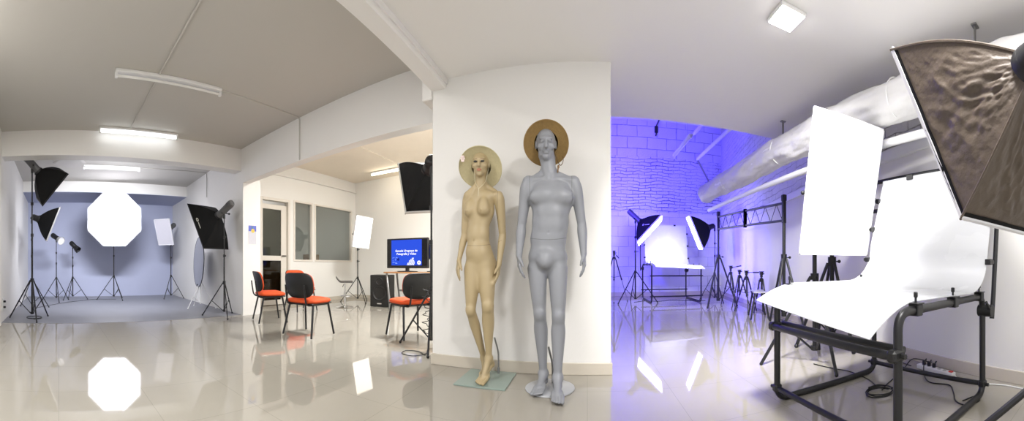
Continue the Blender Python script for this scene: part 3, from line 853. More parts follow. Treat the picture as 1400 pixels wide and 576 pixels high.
MB().lathe([(0,0),(.042,0),(.042,.0008),(0,.0008)], Matrix.Translation((.285,-.0347,.19)) @ Matrix.Rotation(PI/2,4,'X'), 24).build('slide_badge', wg, sc, smooth=0)
MB().lathe([(0,0),(.03,0),(.03,.0008),(0,.0008)], Matrix.Translation((-.20,-.0347,.26)) @ Matrix.Rotation(PI/2,4,'X'), 18).build('slide_blob', dbl, sc, smooth=0)
MB().lathe([(0,0),(.012,0),(.012,.0014),(0,.0014)], Matrix.Translation((.285,-.0352,.19)) @ Matrix.Rotation(PI/2,4,'X'), 18).build('badge_center', dbl, sc, smooth=0)
mp_ = pt(592,6.92)
mo = thing('monitor', 'small dark monitor right of the television, half hidden by the pillar', 'monitor', (mp_.x,mp_.y+.02,TZ))
MB().rbox((-.26,-.02,.26),(.26,.03,.58),.008).build('cabinet', M['blackplastic'], mo)
MB().box((-.235,-.0225,.285),(.235,-.0195,.56)).build('screen', mat('dim_blue_screen', (24,34,84), .2, noise=.2, nscale=8), mo, smooth=0)
MB().rbox((-.12,-.06,0),(.12,.08,.015),.004).cyl((0,.02,.01),(0,.02,.28),.02).build('stand', M['blackplastic'], mo)
sp_ = pt(524,7.55)
sk = thing('loudspeaker', 'black floor loudspeaker left of the television table', 'speaker', (sp_.x-.02,sp_.y,0), math.radians(14))
MB().rbox((-.22,-.2,0.0),(.22,.2,.70),.012).build('cabinet', M['speaker'], sk)
for z, r in ((.30,.15),(.56,.075)):
    T = Matrix.Translation((0,-.2,z)) @ Matrix.Rotation(PI/2,4,'X')
    MB().lathe([(r*1.08,-.002),(r*1.08,.008),(r,.012),(r*.92,.004),(r*.3,-.03),(r*.28,-.01),(0,.0)], T, 32).build('driver', M['cone'], sk)
MB().rbox((-.05,-.206,.06),(.05,-.2,.08),.002).build('badge', M['rimgrey'], sk)
# office things seen through the glass
ok = thing('office_desk', 'brown desk behind the office window', 'desk', (-6.62,5.75,0))
MB().rbox((-.34,-.95,.98),(.34,1.3,1.03),.006).build('desk_top', mat('brown_laminate', (112,84,60), .5, noise=.1), ok)
for sy in (-.9,1.25): MB().rbox((-.32,sy-.02,0),(.32,sy+.02,.98),.004).build('side_panel', M['wood'], ok)
om = thing('office_monitor', 'dark blue monitor on the desk behind the narrow window', 'monitor', (-6.6,5.42,1.03), math.radians(-70))
MB().rbox((-.26,-.02,.03),(.26,.02,.30),.008).build('cabinet', mat('blue_grey_plastic', (26,34,84), .3, noise=.05), om)
MB().rbox((-.1,-.06,0),(.1,.06,.012),.003).cyl((0,0,.01),(0,0,.05),.02).build('stand', M['blackplastic'], om)
bx = thing('cardboard_box', 'brown box on the desk behind the wide office window', 'box', (-6.55,6.1,1.03), .2)
MB().rbox((-.15,-.16,0),(.15,.16,.17),.004).build('carton', mat('brown_card', (150,116,80), .8, noise=.06), bx)
MB().box((-.151,-.02,.0),(.151,.02,.1712)).build('tape', mat('tan_tape', (176,146,104), .4), bx, smooth=0)
# poster at the corner
po = thing('poster', 'small pinned poster of a yellow flower on blue by the door', 'poster', (-5.2,3.37,1.30))
MB().box((0,-.085,.0),(.004,.085,.34)).build('paper', mat('poster_paper', (196,196,204), .6, noise=.05, nscale=20), po, smooth=0)
MB().box((.004,-.085,.235),(.0048,.085,.34)).build('blue_field', mat('poster_blue', (92,104,190), .6, noise=.2, nscale=30), po, smooth=0)
fw = MB()
for k in range(6):
    a = k*PI/3; Tm = Matrix.Translation((.0056,.01+.022*math.cos(a),.245+.022*math.sin(a)))
    fw.sphere((0,0,0), (.0012,.017,.017), 8, Tm)
fw.build('flower', mat('poster_yellow', (226,186,60), .6, noise=.1), po)
MB().rbox((.0048,-.012,.255),(.0056,.004,.335),.0003).build('stem', mat('poster_green', (70,130,90), .6, noise=.1), po, smooth=0)

# ---------------------------------------------------------------- mannequins (one continuous surface each)
def surface_nets(Fv, org, h):
    """iso-surface of a sampled distance field as quads"""
    s = Fv < 0
    nx, ny, nz = Fv.shape
    cnt = np.zeros((nx-1,ny-1,nz-1), np.int8)
    for i in (0,1):
        for j in (0,1):
            for k in (0,1): cnt += s[i:nx-1+i, j:ny-1+j, k:nz-1+k]
    act = (cnt > 0) & (cnt < 8)
    ci = np.argwhere(act); idx = -np.ones(act.shape, np.int64); idx[act] = np.arange(len(ci))
    acc = np.zeros((len(ci),3)); num = np.zeros(len(ci))
    corners = [(i,j,k) for i in (0,1) for j in (0,1) for k in (0,1)]
    for a in corners:
        for ax in range(3):
            if a[ax]: continue
            b = list(a); b[ax] = 1
            va = Fv[ci[:,0]+a[0], ci[:,1]+a[1], ci[:,2]+a[2]]; vb = Fv[ci[:,0]+b[0], ci[:,1]+b[1], ci[:,2]+b[2]]
            m = (va < 0) != (vb < 0)
            t = np.where(m, va/np.where(m, va-vb, 1), 0)
            p = np.array(a, float)[None,:]+t[:,None]*(np.array(b)-np.array(a))[None,:]
            acc[m] += p[m]; num[m] += 1
    V = org+(ci+acc/num[:,None])*h
    quads = []
    for ax in range(3):
        sl0 = [slice(1,-1)]*3; sl1 = [slice(1,-1)]*3
        sl0[ax] = slice(0,-1); sl1[ax] = slice(1,None)
        a = s[tuple(sl0)]; b = s[tuple(sl1)]
        e = np.argwhere(a != b)
        if not len(e): continue
        fl_ = a[tuple(e.T)]
        off = np.ones(3, int); off[ax] = 0
        e = e+off
        u, v = (ax+1)%3, (ax+2)%3
        def cell(du, dv):
            q = e.copy(); q[:,u] -= du; q[:,v] -= dv
            return idx[q[:,0],q[:,1],q[:,2]]
        q = np.stack([cell(1,1),cell(0,1),cell(0,0),cell(1,0)],1)
        q[~fl_] = q[~fl_][:,::-1]
        quads.append(q)
    return V, np.concatenate(quads)

class SDF:
    def __init__(self): self.p = []
    def cone(self, a, b, r1, r2, k=.02, op=1): self.p.append(('c',np.array(a,float),np.array(b,float),r1,r2,k,op)); return self
    def ell(self, c, r, k=.02, R=None, op=1): self.p.append(('e',np.array(c,float),np.array(r,float),R,0,k,op)); return self
    def chain(self, pts, rad, k=.02, n=9):
        """limb: one smooth tapering tube through several stations"""
        pp = [np.array(p,float) for p in pts]; st = [Vector((*p,)) for p in pp]
        q = [st[0]*2-st[1]]+st+[st[-1]*2-st[-2]]; rr = [rad[0]]+list(rad)+[rad[-1]]
        P_, R_2 = [], []
        for i in range(1,len(q)-2):
            for j in range(n):
                t = j/n; a,b,c,d = q[i-1:i+3]; ra,rb,rc,rd = rr[i-1:i+3]
                P_.append(np.array(.5*((2*b)+(c-a)*t+(2*a-5*b+4*c-d)*t*t+(3*b-a-3*c+d)*t**3)))
                R_2.append(.5*((2*rb)+(rc-ra)*t+(2*ra-5*rb+4*rc-rd)*t*t+(3*rb-ra-3*rc+rd)*t**3))
        P_.append(pp[-1]); R_2.append(rad[-1])
        self.p.append(('h',np.array(P_),np.array(R_2),None,0,k,1)); return self
    def mesh(self, h=.005, smooth=2):
        lo = np.full(3,9.); hi = np.full(3,-9.)
        for q in self.p:
            if q[6] < 0: continue
            if q[0] == 'c':
                r = max(q[3],q[4])
                lo = np.minimum(lo, np.minimum(q[1],q[2])-r); hi = np.maximum(hi, np.maximum(q[1],q[2])+r)
            elif q[0] == 'h':
                lo = np.minimum(lo, q[1].min(0)-q[2].max()); hi = np.maximum(hi, q[1].max(0)+q[2].max())
            else:
                r = q[2].max(); lo = np.minimum(lo, q[1]-r); hi = np.maximum(hi, q[1]+r)
        lo -= .03; hi += .03
        n = np.ceil((hi-lo)/h).astype(int)+1
        Fv = np.full(n, .2, np.float32)
        for q in self.p:
            k = q[5]
            if q[0] == 'c': r = max(q[3],q[4]); l = np.minimum(q[1],q[2])-r; u = np.maximum(q[1],q[2])+r
            elif q[0] == 'h': l = q[1].min(0)-q[2].max(); u = q[1].max(0)+q[2].max()
            else: r = q[2].max(); l = q[1]-r; u = q[1]+r
            m = k+.06
            i0 = np.maximum(((l-m-lo)/h).astype(int), 0); i1 = np.minimum(((u+m-lo)/h).astype(int)+2, n)
            sl = tuple(slice(a,b) for a,b in zip(i0,i1))
            X = (lo[0]+h*np.arange(i0[0],i1[0]))[:,None,None]; Y = (lo[1]+h*np.arange(i0[1],i1[1]))[None,:,None]; Z = (lo[2]+h*np.arange(i0[2],i1[2]))[None,None,:]
            if q[0] == 'c':
                a, b, r1, r2 = q[1:5]
                d = b-a; dd = d@d+1e-12
                px, py, pz = X-a[0], Y-a[1], Z-a[2]
                t = np.clip((px*d[0]+py*d[1]+pz*d[2])/dd, 0, 1)
                f = np.sqrt((px-t*d[0])**2+(py-t*d[1])**2+(pz-t*d[2])**2)-(r1+(r2-r1)*t)
            elif q[0] == 'h':
                f = None
                for a, b, r1, r2 in zip(q[1][:-1],q[1][1:],q[2][:-1],q[2][1:]):
                    d = b-a; dd = d@d+1e-12
                    px, py, pz = X-a[0], Y-a[1], Z-a[2]
                    t = np.clip((px*d[0]+py*d[1]+pz*d[2])/dd, 0, 1)
                    g2 = np.sqrt((px-t*d[0])**2+(py-t*d[1])**2+(pz-t*d[2])**2)-(r1+(r2-r1)*t)
                    f = g2 if f is None else np.minimum(f, g2)
            else:
                c, rr, R = q[1], q[2], q[3]
                px, py, pz = X-c[0], Y-c[1], Z-c[2]
                if R is not None:
                    px, py, pz = (R[0,0]*px+R[1,0]*py+R[2,0]*pz, R[0,1]*px+R[1,1]*py+R[2,1]*pz, R[0,2]*px+R[1,2]*py+R[2,2]*pz)
                k0 = np.sqrt((px/rr[0])**2+(py/rr[1])**2+(pz/rr[2])**2)+1e-9
                k1 = np.sqrt((px/rr[0]**2)**2+(py/rr[1]**2)**2+(pz/rr[2]**2)**2)+1e-9
                f = k0*(k0-1)/k1
            f = f.astype(np.float32); g_ = Fv[sl]
            if q[6] > 0:
                hh = np.maximum(k-np.abs(g_-f), 0)/max(k,1e-6)
                Fv[sl] = np.minimum(g_, f)-hh*hh*k*.25
            else:
                hh = np.maximum(k-np.abs(g_+f), 0)/max(k,1e-6)
                Fv[sl] = np.maximum(g_, -f)+hh*hh*k*.25
        V, Q = surface_nets(Fv, lo, h)
        # light relaxation
        e = np.concatenate([Q[:,[0,1]],Q[:,[1,2]],Q[:,[2,3]],Q[:,[3,0]]]); e = np.concatenate([e, e[:,::-1]])
        for _ in range(smooth):
            sm = np.zeros_like(V); c = np.zeros(len(V))
            np.add.at(sm, e[:,0], V[e[:,1]]); np.add.at(c, e[:,0], 1)
            V = V*.5+.5*sm/np.maximum(c,1)[:,None]
        return V, Q

def rotm(yaw=0, pitch=0, roll=0):
    return np.array(Euler((pitch, roll, yaw), 'YXZ').to_matrix())

def hand(s, wrist, d, nrm, side, L=.17, curl=.5, wr=.024):
    """palm + four unequal fingers + thumb. d: towards fingertips, nrm: way the palm faces, side: thumb direction"""
    w_ = np.array(wrist,float); d = np.array(d,float); d /= np.linalg.norm(d)
    nrm = np.array(nrm,float); nrm -= d*(nrm@d); nrm /= np.linalg.norm(nrm)
    sd = np.array(side,float); sd -= d*(sd@d)+nrm*(sd@nrm); sd /= np.linalg.norm(sd)
    k = L/.18
    for i, (o, kl, fl_) in enumerate(((.030,.088,.074),(.010,.093,.083),(-.011,.089,.077),(-.030,.080,.060))):
        kn = w_+d*kl*k+sd*o*k
        s.cone(w_+sd*o*k*.55+d*.01, kn, .0125*k, .0105*k, .012)
        p = kn; ang = curl*.35+.05*i
        for j, (q, r0, r1) in enumerate(((.44,.0092,.0086),(.32,.0086,.0078),(.24,.0078,.0066))):
            v = d*math.cos(ang)+nrm*math.sin(ang)
            p2 = p+v*fl_*q*k*1.05
            s.cone(p, p2, r0*k, r1*k, .003); p = p2; ang += curl*(.45 if j == 0 else .35)
    b = w_+d*.028*k+sd*.026*k
    m = b+(d*.036+sd*.020+nrm*.010)*k; t = m+(d*.030+sd*.004+nrm*.010)*k
    s.cone(w_+d*.012*k+sd*.008*k, b, .015*k, .014*k, .012); s.cone(b, m, .0135*k, .0105*k, .006); s.cone(m, t, .0105*k, .0078*k, .004)

def foot(s, ankle, heel, ball, toe, r, k=.015, side=1):
    """heel, arch, ball and five toes"""
    a, h_, b, t = (np.array(q,float) for q in (ankle,heel,ball,toe))
    s.cone(a, h_, r*1.02, r*.95, k); s.cone(a, b, r*.95, r*.66, k*1.5); s.cone(h_, b, r*.80, r*.62, k)
    d = t-b; d /= np.linalg.norm(d); up = np.array([0,0,1.]); sd = np.cross(d, up); sd /= np.linalg.norm(sd); sd *= side
    Lt = np.linalg.norm(t-b)
    for i, (o, q, rr) in enumerate(((-.030,1.0,.0135),(-.009,1.02,.0105),(.007,.93,.0098),(.021,.82,.0092),(.033,.68,.0088))):
        s.cone(b+sd*o*.75-d*.035, b+sd*o, r*.52, rr*1.1, .014)
        s.cone(b+sd*o, b+sd*o*1.08+d*Lt*q-np.array([0,0,.003]), rr*1.1, rr*.9, .004)

def head(s, c, w_, hgt, dep, yaw, k=1.0, male=True, pitch=0):
    """c: centre of the head, hgt chin to crown"""
    R = rotm(yaw, pitch)
    def at(x, y, z): return np.array(c)+R @ np.array([x*w_/.15, y*dep/.2, z*hgt/.23])
    def el(x, y, z, r, kk, op=1): s.ell(at(x,y,z), np.array(r)*np.array([w_/.15,dep/.2,hgt/.23]), kk, R, op)
    el(0,.018,.028,(.074,.096,.086),.02)
    el(0,-.022,-.014,(.056,.070,.084),.03)
    el(0,-.040,-.066,(.037,.048,.045),.025)
    el(0,-.078,-.094,(.022,.018,.018),.02)
    for sx in (-1,1):
        el(sx*.030,-.094,.012,(.020,.016,.013),.012,-1)
        el(sx*.045,-.066,-.022,(.020,.020,.018),.02)
        el(sx*.040,-.026,-.066,(.013,.03,.020),.02)
    el(0,-.080,.034,(.050,.016,.012),.016)
    s.cone(at(0,-.090,.022), at(0,-.112,-.024), .0085, .0125, .012)
    s.ell(at(0,-.106,-.028), np.array((.017,.012,.009)), .006, R)
    for sx in (-1,1):
        el(sx*.030,-.078,.011,(.0165,.0135,.0105),.003)
        s.ell(at(sx*.030,-.0895,.0175), np.array((.017,.006,.0035)), .003, R)
        el(sx*.076,.012,.0,(.010,.020,.030),.006); el(sx*.085,.010,.004,(.005,.012,.018),.004,-1)
    el(0,-.092,-.054,(.026,.014,.0065),.005); el(0,-.091,-.066,(.021,.014,.0075),.005)
    el(0,-.104,-.0598,(.024,.006,.0018),.003,-1)
    return at

class MQ:
    def __init__(s, px, py):
        s.D0 = fl(py); s.px = px; s.t = (px-X0)/F
        s.base = Vector((s.D0*math.sin(s.t), s.D0*math.cos(s.t), 0))
    def P(s, px, py, y=0):
        D = s.D0-y
        return np.array([(px-s.px)/F*D, -y, H+(Y0-py)/F*D])
    def r(s, w_, y=0): return w_/2/F*(s.D0-y)

def skin_mat(name, rgb, rough, seams):
    """painted fibreglass; seams: fine joint lines (z height, slope) baked as thin dark lines where the shells meet"""
    m = mat(name, rgb, rough, noise=.02, nscale=3)
    nt = m.node_tree; N = nt.nodes; L = nt.links; b = N['Principled BSDF']
    tc = N.new('ShaderNodeTexCoord'); sp = N.new('ShaderNodeSeparateXYZ'); L.new(tc.outputs['Object'], sp.inputs[0])
    src = b.inputs['Base Color'].links[0].from_socket
    for (axis, pos, cx, curve, lo, hi, oax) in seams:
        x2 = N.new('ShaderNodeMath'); x2.operation = 'SUBTRACT'; L.new(sp.outputs[oax], x2.inputs[0]); x2.inputs[1].default_value = cx
        sq = N.new('ShaderNodeMath'); sq.operation = 'MULTIPLY'; L.new(x2.outputs[0], sq.inputs[0]); L.new(x2.outputs[0], sq.inputs[1])
        cu = N.new('ShaderNodeMath'); cu.operation = 'MULTIPLY_ADD'; L.new(sq.outputs[0], cu.inputs[0]); cu.inputs[1].default_value = curve; cu.inputs[2].default_value = pos
        df = N.new('ShaderNodeMath'); df.operation = 'SUBTRACT'; L.new(sp.outputs[axis], df.inputs[0]); L.new(cu.outputs[0], df.inputs[1])
        cm = N.new('ShaderNodeMath'); cm.operation = 'COMPARE'; L.new(df.outputs[0], cm.inputs[0]); cm.inputs[1].default_value = 0; cm.inputs[2].default_value = .0022
        g0 = N.new('ShaderNodeMath'); g0.operation = 'GREATER_THAN'; L.new(sp.outputs[oax], g0.inputs[0]); g0.inputs[1].default_value = lo
        g1 = N.new('ShaderNodeMath'); g1.operation = 'LESS_THAN'; L.new(sp.outputs[oax], g1.inputs[0]); g1.inputs[1].default_value = hi
        a1 = N.new('ShaderNodeMath'); a1.operation = 'MULTIPLY'; L.new(g0.outputs[0], a1.inputs[0]); L.new(g1.outputs[0], a1.inputs[1])
        a2 = N.new('ShaderNodeMath'); a2.operation = 'MULTIPLY'; L.new(a1.outputs[0], a2.inputs[0]); L.new(cm.outputs[0], a2.inputs[1])
        mx = N.new('ShaderNodeMix'); mx.data_type = 'RGBA'; L.new(a2.outputs[0], mx.inputs['Factor']); L.new(src, mx.inputs['A'])
        mx.inputs['B'].default_value = tuple(v*.6 for v in lin(rgb)[:3])+(1,); src = mx.outputs['Result']
    L.new(src, b.inputs['Base Color'])
    return m
def mesh_obj(name, V, Q, mats, parent):
    me = bpy.data.meshes.new(name)
    me.from_pydata(V.tolist(), [], Q.tolist())
    for m in mats: me.materials.append(m)
    me.update(); me.shade_smooth()
    o = bpy.data.objects.new(name, me); COL.objects.link(o); o.parent = parent
    return o

# ---- grey male mannequin
q = MQ(752, 533); P = q.P; R_ = q.r
s = SDF()
hc = P(746.3, 198.3, -.01)
cx = P(753,300)[0]
# torso
s.ell(P(754,274,-.02), (.158,.098,.145), .03)
s.ell(P(754,262,-.03), (.175,.080,.085), .05)
for sx in (-1,1): s.ell(P(754+sx*14.5,268,.052), (.082,.040,.056), .035, rotm(0,0,sx*.18))
s.ell(P(752.5,303,-.01), (.134,.086,.17), .04)
s.ell(P(749.5,328,-.01), (.131,.089,.13), .04)
s.ell(P(749,352,-.015), (.143,.099,.13), .03)
for sx in (-1,1): s.ell(P(749+sx*11,370,-.07), (.072,.068,.085), .03)
for sx in (-1,1):
    s.ell(P(752+sx*7.5,291,.052), (.036,.018,.034), .04); s.ell(P(751.5+sx*7.5,307,.050), (.036,.018,.034), .04)
    s.cone(P(753+sx*5,243,.020), P(754+sx*26,246,.012), .008, .008, .022)
s.ell(P(750,318,.088), (.007,.012,.009), .01, None, -1)
s.ell(P(745,354,.072), (.044,.040,.052), .05); s.ell(P(744.5,360,.080), (.034,.036,.034), .03)
# neck, traps
s.cone(P(747.5,210,-.015), P(752,246,-.02), .050, .056, .03)
for sx in (-1,1):
    s.cone(P(749+sx*4,236,-.03), P(754+sx*27,250,-.025), .030, .040, .03)
    s.cone(P(748+sx*9,215,-.02), P(752+sx*3,243,.03), .012, .010, .015)
head(s, hc, .143, .228, .205, .03, pitch=.20)
# arms
for (sh, el, wr, tip, sx) in ((P(720.5,251,-.02),P(713,309,-.03),P(709.5,349,.02),P(710.5,379,.05),-1),
                              (P(786.5,251,-.02),P(795.5,307,-.03),P(798,347,.02),P(800,379,.05),1)):
    dn = np.array([0,0,-1.])
    s.chain([sh+np.array([-sx*.012,0,.012]), sh+dn*.045+np.array([sx*.003,0,0]), sh*.55+el*.45, el*.85+sh*.15, el, el*.72+wr*.28, el*.35+wr*.65, wr], [.046,.050,.0415,.0345,.0335,.0365,.029,.0235], .018)
    hand(s, wr, tip-wr, (-sx,.25,0), (0,-1,0), .175, .55)
# legs
def leg(hp, kn, an, rt, rk, rc, ra, calf=.28, k=.03):
    bk = np.array([0,1.,0])
    s.chain([hp, hp*.72+kn*.28+bk*-.008, hp*.35+kn*.65-bk*.006, kn*.88+hp*.12, kn-bk*.004, kn*.88+an*.12+bk*.006, kn*(1-calf)+an*calf+bk*.018, kn*.42+an*.58+bk*.012, an*.85+kn*.15+bk*.004, an],
            [rt, rt*.89, rt*.27+rk*.76, rk*1.02, rk, rk*.96, rc, rc*.5+ra*.5, ra*1.02, ra], k)
    s.ell(kn+np.array([0,-rk*.58,.006]), (rk*.50,rk*.42,rk*.80), .03)
    for sx in (-1,1): s.ell(an+np.array([sx*ra*.72,0,0]), (ra*.42,ra*.5,ra*.6), .012)
leg(P(734.5,368,-.01), P(738,429,.02), P(743,511,-.02), .072, .0465, .050, .030, k=.02)
an = P(743,511,-.02); z0 = .028
foot(s, an, (an[0]+.002,an[1]+.045,.048), (an[0]-.026,an[1]-.105,.040), (an[0]-.046,an[1]-.185,.030), .033, side=-1)
leg(P(762.5,368,.0), P(763.5,433,.06), P(762.5,517,.105), .074, .048, .0515, .031, k=.02)
an = P(762.5,517,.105)
foot(s, an, (an[0],an[1]+.045,.048), (an[0]-.004,an[1]-.115,.040), (an[0]-.006,an[1]-.195,.030), .034, side=1)
V, Q = s.mesh(.0036, 2)
zmin = V[:,2].min()
mm = skin_mat('grey_mannequin_paint', (136,138,143), .42, [('Z',P(749,329)[2],P(749,329)[0],1.0,-.155,.135,'X'),('X',P(724.5,260)[0],1.45,-.12,P(0,276)[2],P(0,240)[2],'Z'),('X',P(781.5,260)[0],1.45,.12,P(0,276)[2],P(0,240)[2],'Z')])
mq = thing('mannequin', 'grey male mannequin standing barefoot in a straw hat', 'mannequin', q.base, -q.t, 'mannequins')
mesh_obj('body', V, Q, [mm], mq)
MB().lathe([(0,0),(.178,0),(.182,.004),(.180,.010),(.174,.013),(0,.013)], Matrix.Translation((0,.02,0)), 64).build('base_plate', mat('pale_grey_enamel', (176,178,182), .3, noise=.02), mq)
rod = P(750,500,-.1)
MB().tube(fillet([(.02,.10,.012),(.02,.10,.16),(-.01,.03,.30)],.05), .008, 10).build('support_rod', M['steel'], mq)
male_head = (q, hc)

# ---- beige female mannequin
q2 = MQ(665, 519.5); P = q2.P
s = SDF()
YAW = -math.radians(28)
Rt = rotm(YAW)
fwd = Rt @ np.array([0,-1.,0]); rgt = Rt @ np.array([1.,0,0])
hc2 = P(657.3,225,.0)
hat2 = head(s, hc2, .132, .205, .185, -math.radians(9), male=False, pitch=.12)
s.cone(P(657.5,236,-.01), P(657,262,-.02), .037, .041, .025)
ch_ = P(657.5,288,-.02)
s.ell(ch_, (.113,.080,.125), .03, Rt)
s.ell(P(659,270,-.02), (.120,.062,.060), .04, Rt)
for sx in (-1,1):
    s.ell(ch_+fwd*.066+rgt*sx*.062+np.array([0,0,-.012]), (.041,.047,.041), .020, Rt)
    s.ell(ch_+fwd*.070+rgt*sx*.062+np.array([0,0,.022]), (.036,.030,.060), .035, Rt)
    s.ell(ch_+fwd*.116+rgt*sx*.064+np.array([0,0,-.013]), (.007,.007,.007), .008, Rt)
    s.cone(P(657.5+sx*3,250,-.03), P(660+sx*20,267,-.03), .018, .030, .03)
s.ell(P(654,312,-.01), (.090,.066,.12), .05, Rt)
s.ell(P(653,325,-.01), (.088,.068,.07), .05, Rt)
s.ell(P(656.5,356,-.015), (.120,.088,.125), .04, Rt)
s.ell(P(654.5,340,-.012), (.100,.074,.10), .03, Rt)
s.ell(P(654.5,345,.0)+fwd*.03, (.085,.055,.075), .04, Rt)
for sx in (-1,1): s.ell(P(657,366,-.02)-fwd*.055+rgt*sx*.058, (.068,.062,.075), .04, Rt)
s.ell(P(653,330,.0)+fwd*.066, (.006,.010,.008), .008, None, -1)
# arms
def arm2(sh, el, wr, tip, rs, sx, side, nr):
    s.chain([sh+np.array([-sx*.010,0,.008]), sh+np.array([0,0,-.035]), sh*.5+el*.5, el*.85+sh*.15, el, el*.7+wr*.3, el*.3+wr*.7, wr], [rs*.95,rs*1.02,rs*.88,rs*.76,rs*.74,rs*.76,rs*.58,rs*.49], .018)
    hand(s, wr, tip-wr, nr, side, .165, .38)
arm2(P(683,269,.03), P(687,322,-.01), P(682.5,361,.05), P(679,393,.09), .039, 1, (-.3,-1,0), (-1,.2,0))
arm2(P(638.5,269,-.05), P(635,322,-.07), P(627.5,356,-.01), P(624,384,.03), .037, -1, (.5,-1,0), (1,.4,0))
# legs
leg(P(646.5,368,-.01), P(643.5,425,.03), P(661.5,489,-.09), .070, .040, .041, .025, .30)
a2 = P(661.5,489,-.09)
foot(s, a2, a2+np.array([.010,.035,-.050]), a2+np.array([.006,-.055,-.115]), a2+np.array([.004,-.110,-.135]), .026, .012, side=-1)
leg(P(664.5,368,.0), P(667,419,.07), P(668.3,490,.02), .078, .048, .048, .026, .32)
a1 = P(668.3,490,.02)
foot(s, a1, a1+np.array([.022,.030,-.055]), np.array([a1[0]-.045,a1[1]-.075,.040]), np.array([a1[0]-.075,a1[1]-.135,.026]), .028, .012, side=1)
V, Q = s.mesh(.0036, 2)
fm = skin_mat('beige_mannequin_paint', (172,154,118), .45, [('Z',P(654,337)[2],P(652,335)[0],1.2,-.16,.12,'X'),('X',P(679.5,280)[0],1.38,.35,P(0,300)[2],P(0,262)[2],'Z')])
eye = mat('eye_paint', (34,38,40), .3, noise=0); lip = mat('lip_paint', (172,116,92), .4, noise=0); brow = mat('brow_paint', (140,116,84), .5, noise=0)
mf = thing('mannequin', 'beige female mannequin standing on a glass base in a pale sun hat', 'mannequin', q2.base, -q2.t, 'mannequins')
bo = mesh_obj('body', V, Q, [fm, eye, lip, brow], mf)
Rh = rotm(-math.radians(9), .12)
for sx in (-1,1):
    MB().sphere(hat2(sx*.0305,-.0885,.0125), (.0160,.0070,.0082), 12, Matrix(Rh.tolist()).to_4x4() @ Matrix.Rotation(sx*.10,4,'Y')).build('eye', eye, bo)
loc = (V[Q].mean(1)-hc2) @ Rh
loc = loc/np.array([.132/.15,.185/.2,.205/.23])
mi = np.zeros(len(Q), np.int32)
front = loc[:,1] < -.055
for sx in (-1,1):
    e = ((loc[:,0]-sx*.032)/.022)**2+((loc[:,2]-.0335-.06*(abs(loc[:,0])-.02))/.0028)**2 < 1
    mi[front & e] = 3
mi[front & (((loc[:,0])/.0215)**2+((loc[:,2]+.060)/.0115)**2 < 1)] = 2
bo.data.polygons.foreach_set('material_index', mi)
b = MB().rbox((-.20,-.20,0),(.20,.20,.012),.002, Matrix.Translation((0,0,0)) @ Matrix.Rotation(q2.t,4,'Z'))
gp = b.build('base_plate', None or mat('green_edged_glass', (168,186,176), .06, noise=.02, trans=.35), mf, smooth=0)
gp['label'] = 'square glass plate'
zz = [P(676,462,-.07), P(679.5,474,-.10), P(681.5,482,-.12), P(681.5,508,-.12)]
zz[3][2] = .012
MB().tube(fillet(zz, .03), .007, 10).cyl(zz[3], zz[3]+np.array([0,0,.05]), .011).build('support_rod', M['steel'], mf)

# ---- hats
def hat(label, base, rz, c, tilt, yaw, rb, ri, ch, m, flare, rollr=0, group='sun hats'):
    Mx = Matrix.Translation(c) @ Matrix.Rotation(yaw,4,'Z') @ Matrix.Rotation(rollr,4,'Y') @ Matrix.Rotation(tilt,4,'X')
    t = thing('sun_hat', label, 'hat', base, rz, group)
    th = .004
    def wav(r, a): return flare*((r-ri)/(rb-ri))**1.5*(1+.25*math.sin(2*a+1)+.15*math.sin(3*a))
    n = 72
    br = MB(); rs = [ri+(rb-ri)*i/10 for i in range(11)]
    for off in (0,1):
        br.grid(lambda u, v: Mx @ Vector(((ri+(rb-ri)*v)*math.cos(2*PI*u*(1 if off else -1)), (ri+(rb-ri)*v)*math.sin(2*PI*u*(1 if off else -1)), -wav(ri+(rb-ri)*v, 2*PI*u*(1 if off else -1))+off*th)), n, 10)
    br.tube([Mx @ Vector((rb*math.cos(2*PI*k/n), rb*math.sin(2*PI*k/n), -wav(rb,2*PI*k/n)+th/2)) for k in range(n)], .0045, 6, closed=True)
    br.build('brim', m, t, smooth=70)
    pr = [(ri+.002,0),(ri,.03),(ri*.95,ch*.6),(ri*.84,ch*.88),(ri*.55,ch),(0,ch*1.02),(0,ch*1.02-th),(ri*.55,ch-th),(ri*.8,ch*.86),(ri*.91,ch*.6),(ri-.006,.03),(ri-.004,0)]
    MB().lathe(pr, Mx, 48).build('crown', m, t, smooth=60)
    return t, Mx
qm, c = male_head
h1, Mx = hat('golden straw hat tilted back on the grey mannequin', qm.base, -qm.t, (c[0]+.002,c[1]+.026,c[2]+.022), math.radians(-62), 0, .162, .088, .085, M['straw2'], .028)
cd = [qm.P(757,205,.0), qm.P(763,222,.01), qm.P(767,226,.0), qm.P(770,220,-.01), qm.P(769.5,214,-.02)]
MB().tube(catmull(cd, 6), .0028, 6).build('cord', mat('brown_cord', (92,70,44), .7), h1)
MB().sphere(qm.P(763.5,228,.012), (.008,.007,.014), 8).cyl(qm.P(763.5,226,.012), qm.P(762.5,236,.012), .005).build('cord_toggle', mat('brown_toggle', (120,92,60), .6), h1)
c = hc2
h2, Mx = hat('pale wide brimmed sun hat on the beige mannequin', q2.base, -q2.t, (c[0]+.002,c[1]+.020,c[2]-.016), math.radians(-56), math.radians(-10), .172, .080, .085, M['straw'], .030, math.radians(8))
wc_ = mat('white_cord', (206,196,166), .6, noise=0)
for a, b_ in ((647.5,651),(669.5,660)):
    MB().tube(catmull([P(a,222,.02), P((a*2+b_)/3,238,.055 if a < 655 else .045), P((a+b_*2)/3,249,.06), P(654.5,258,.055)], 6), .0015, 6).build('chin_cord', wc_, h2)
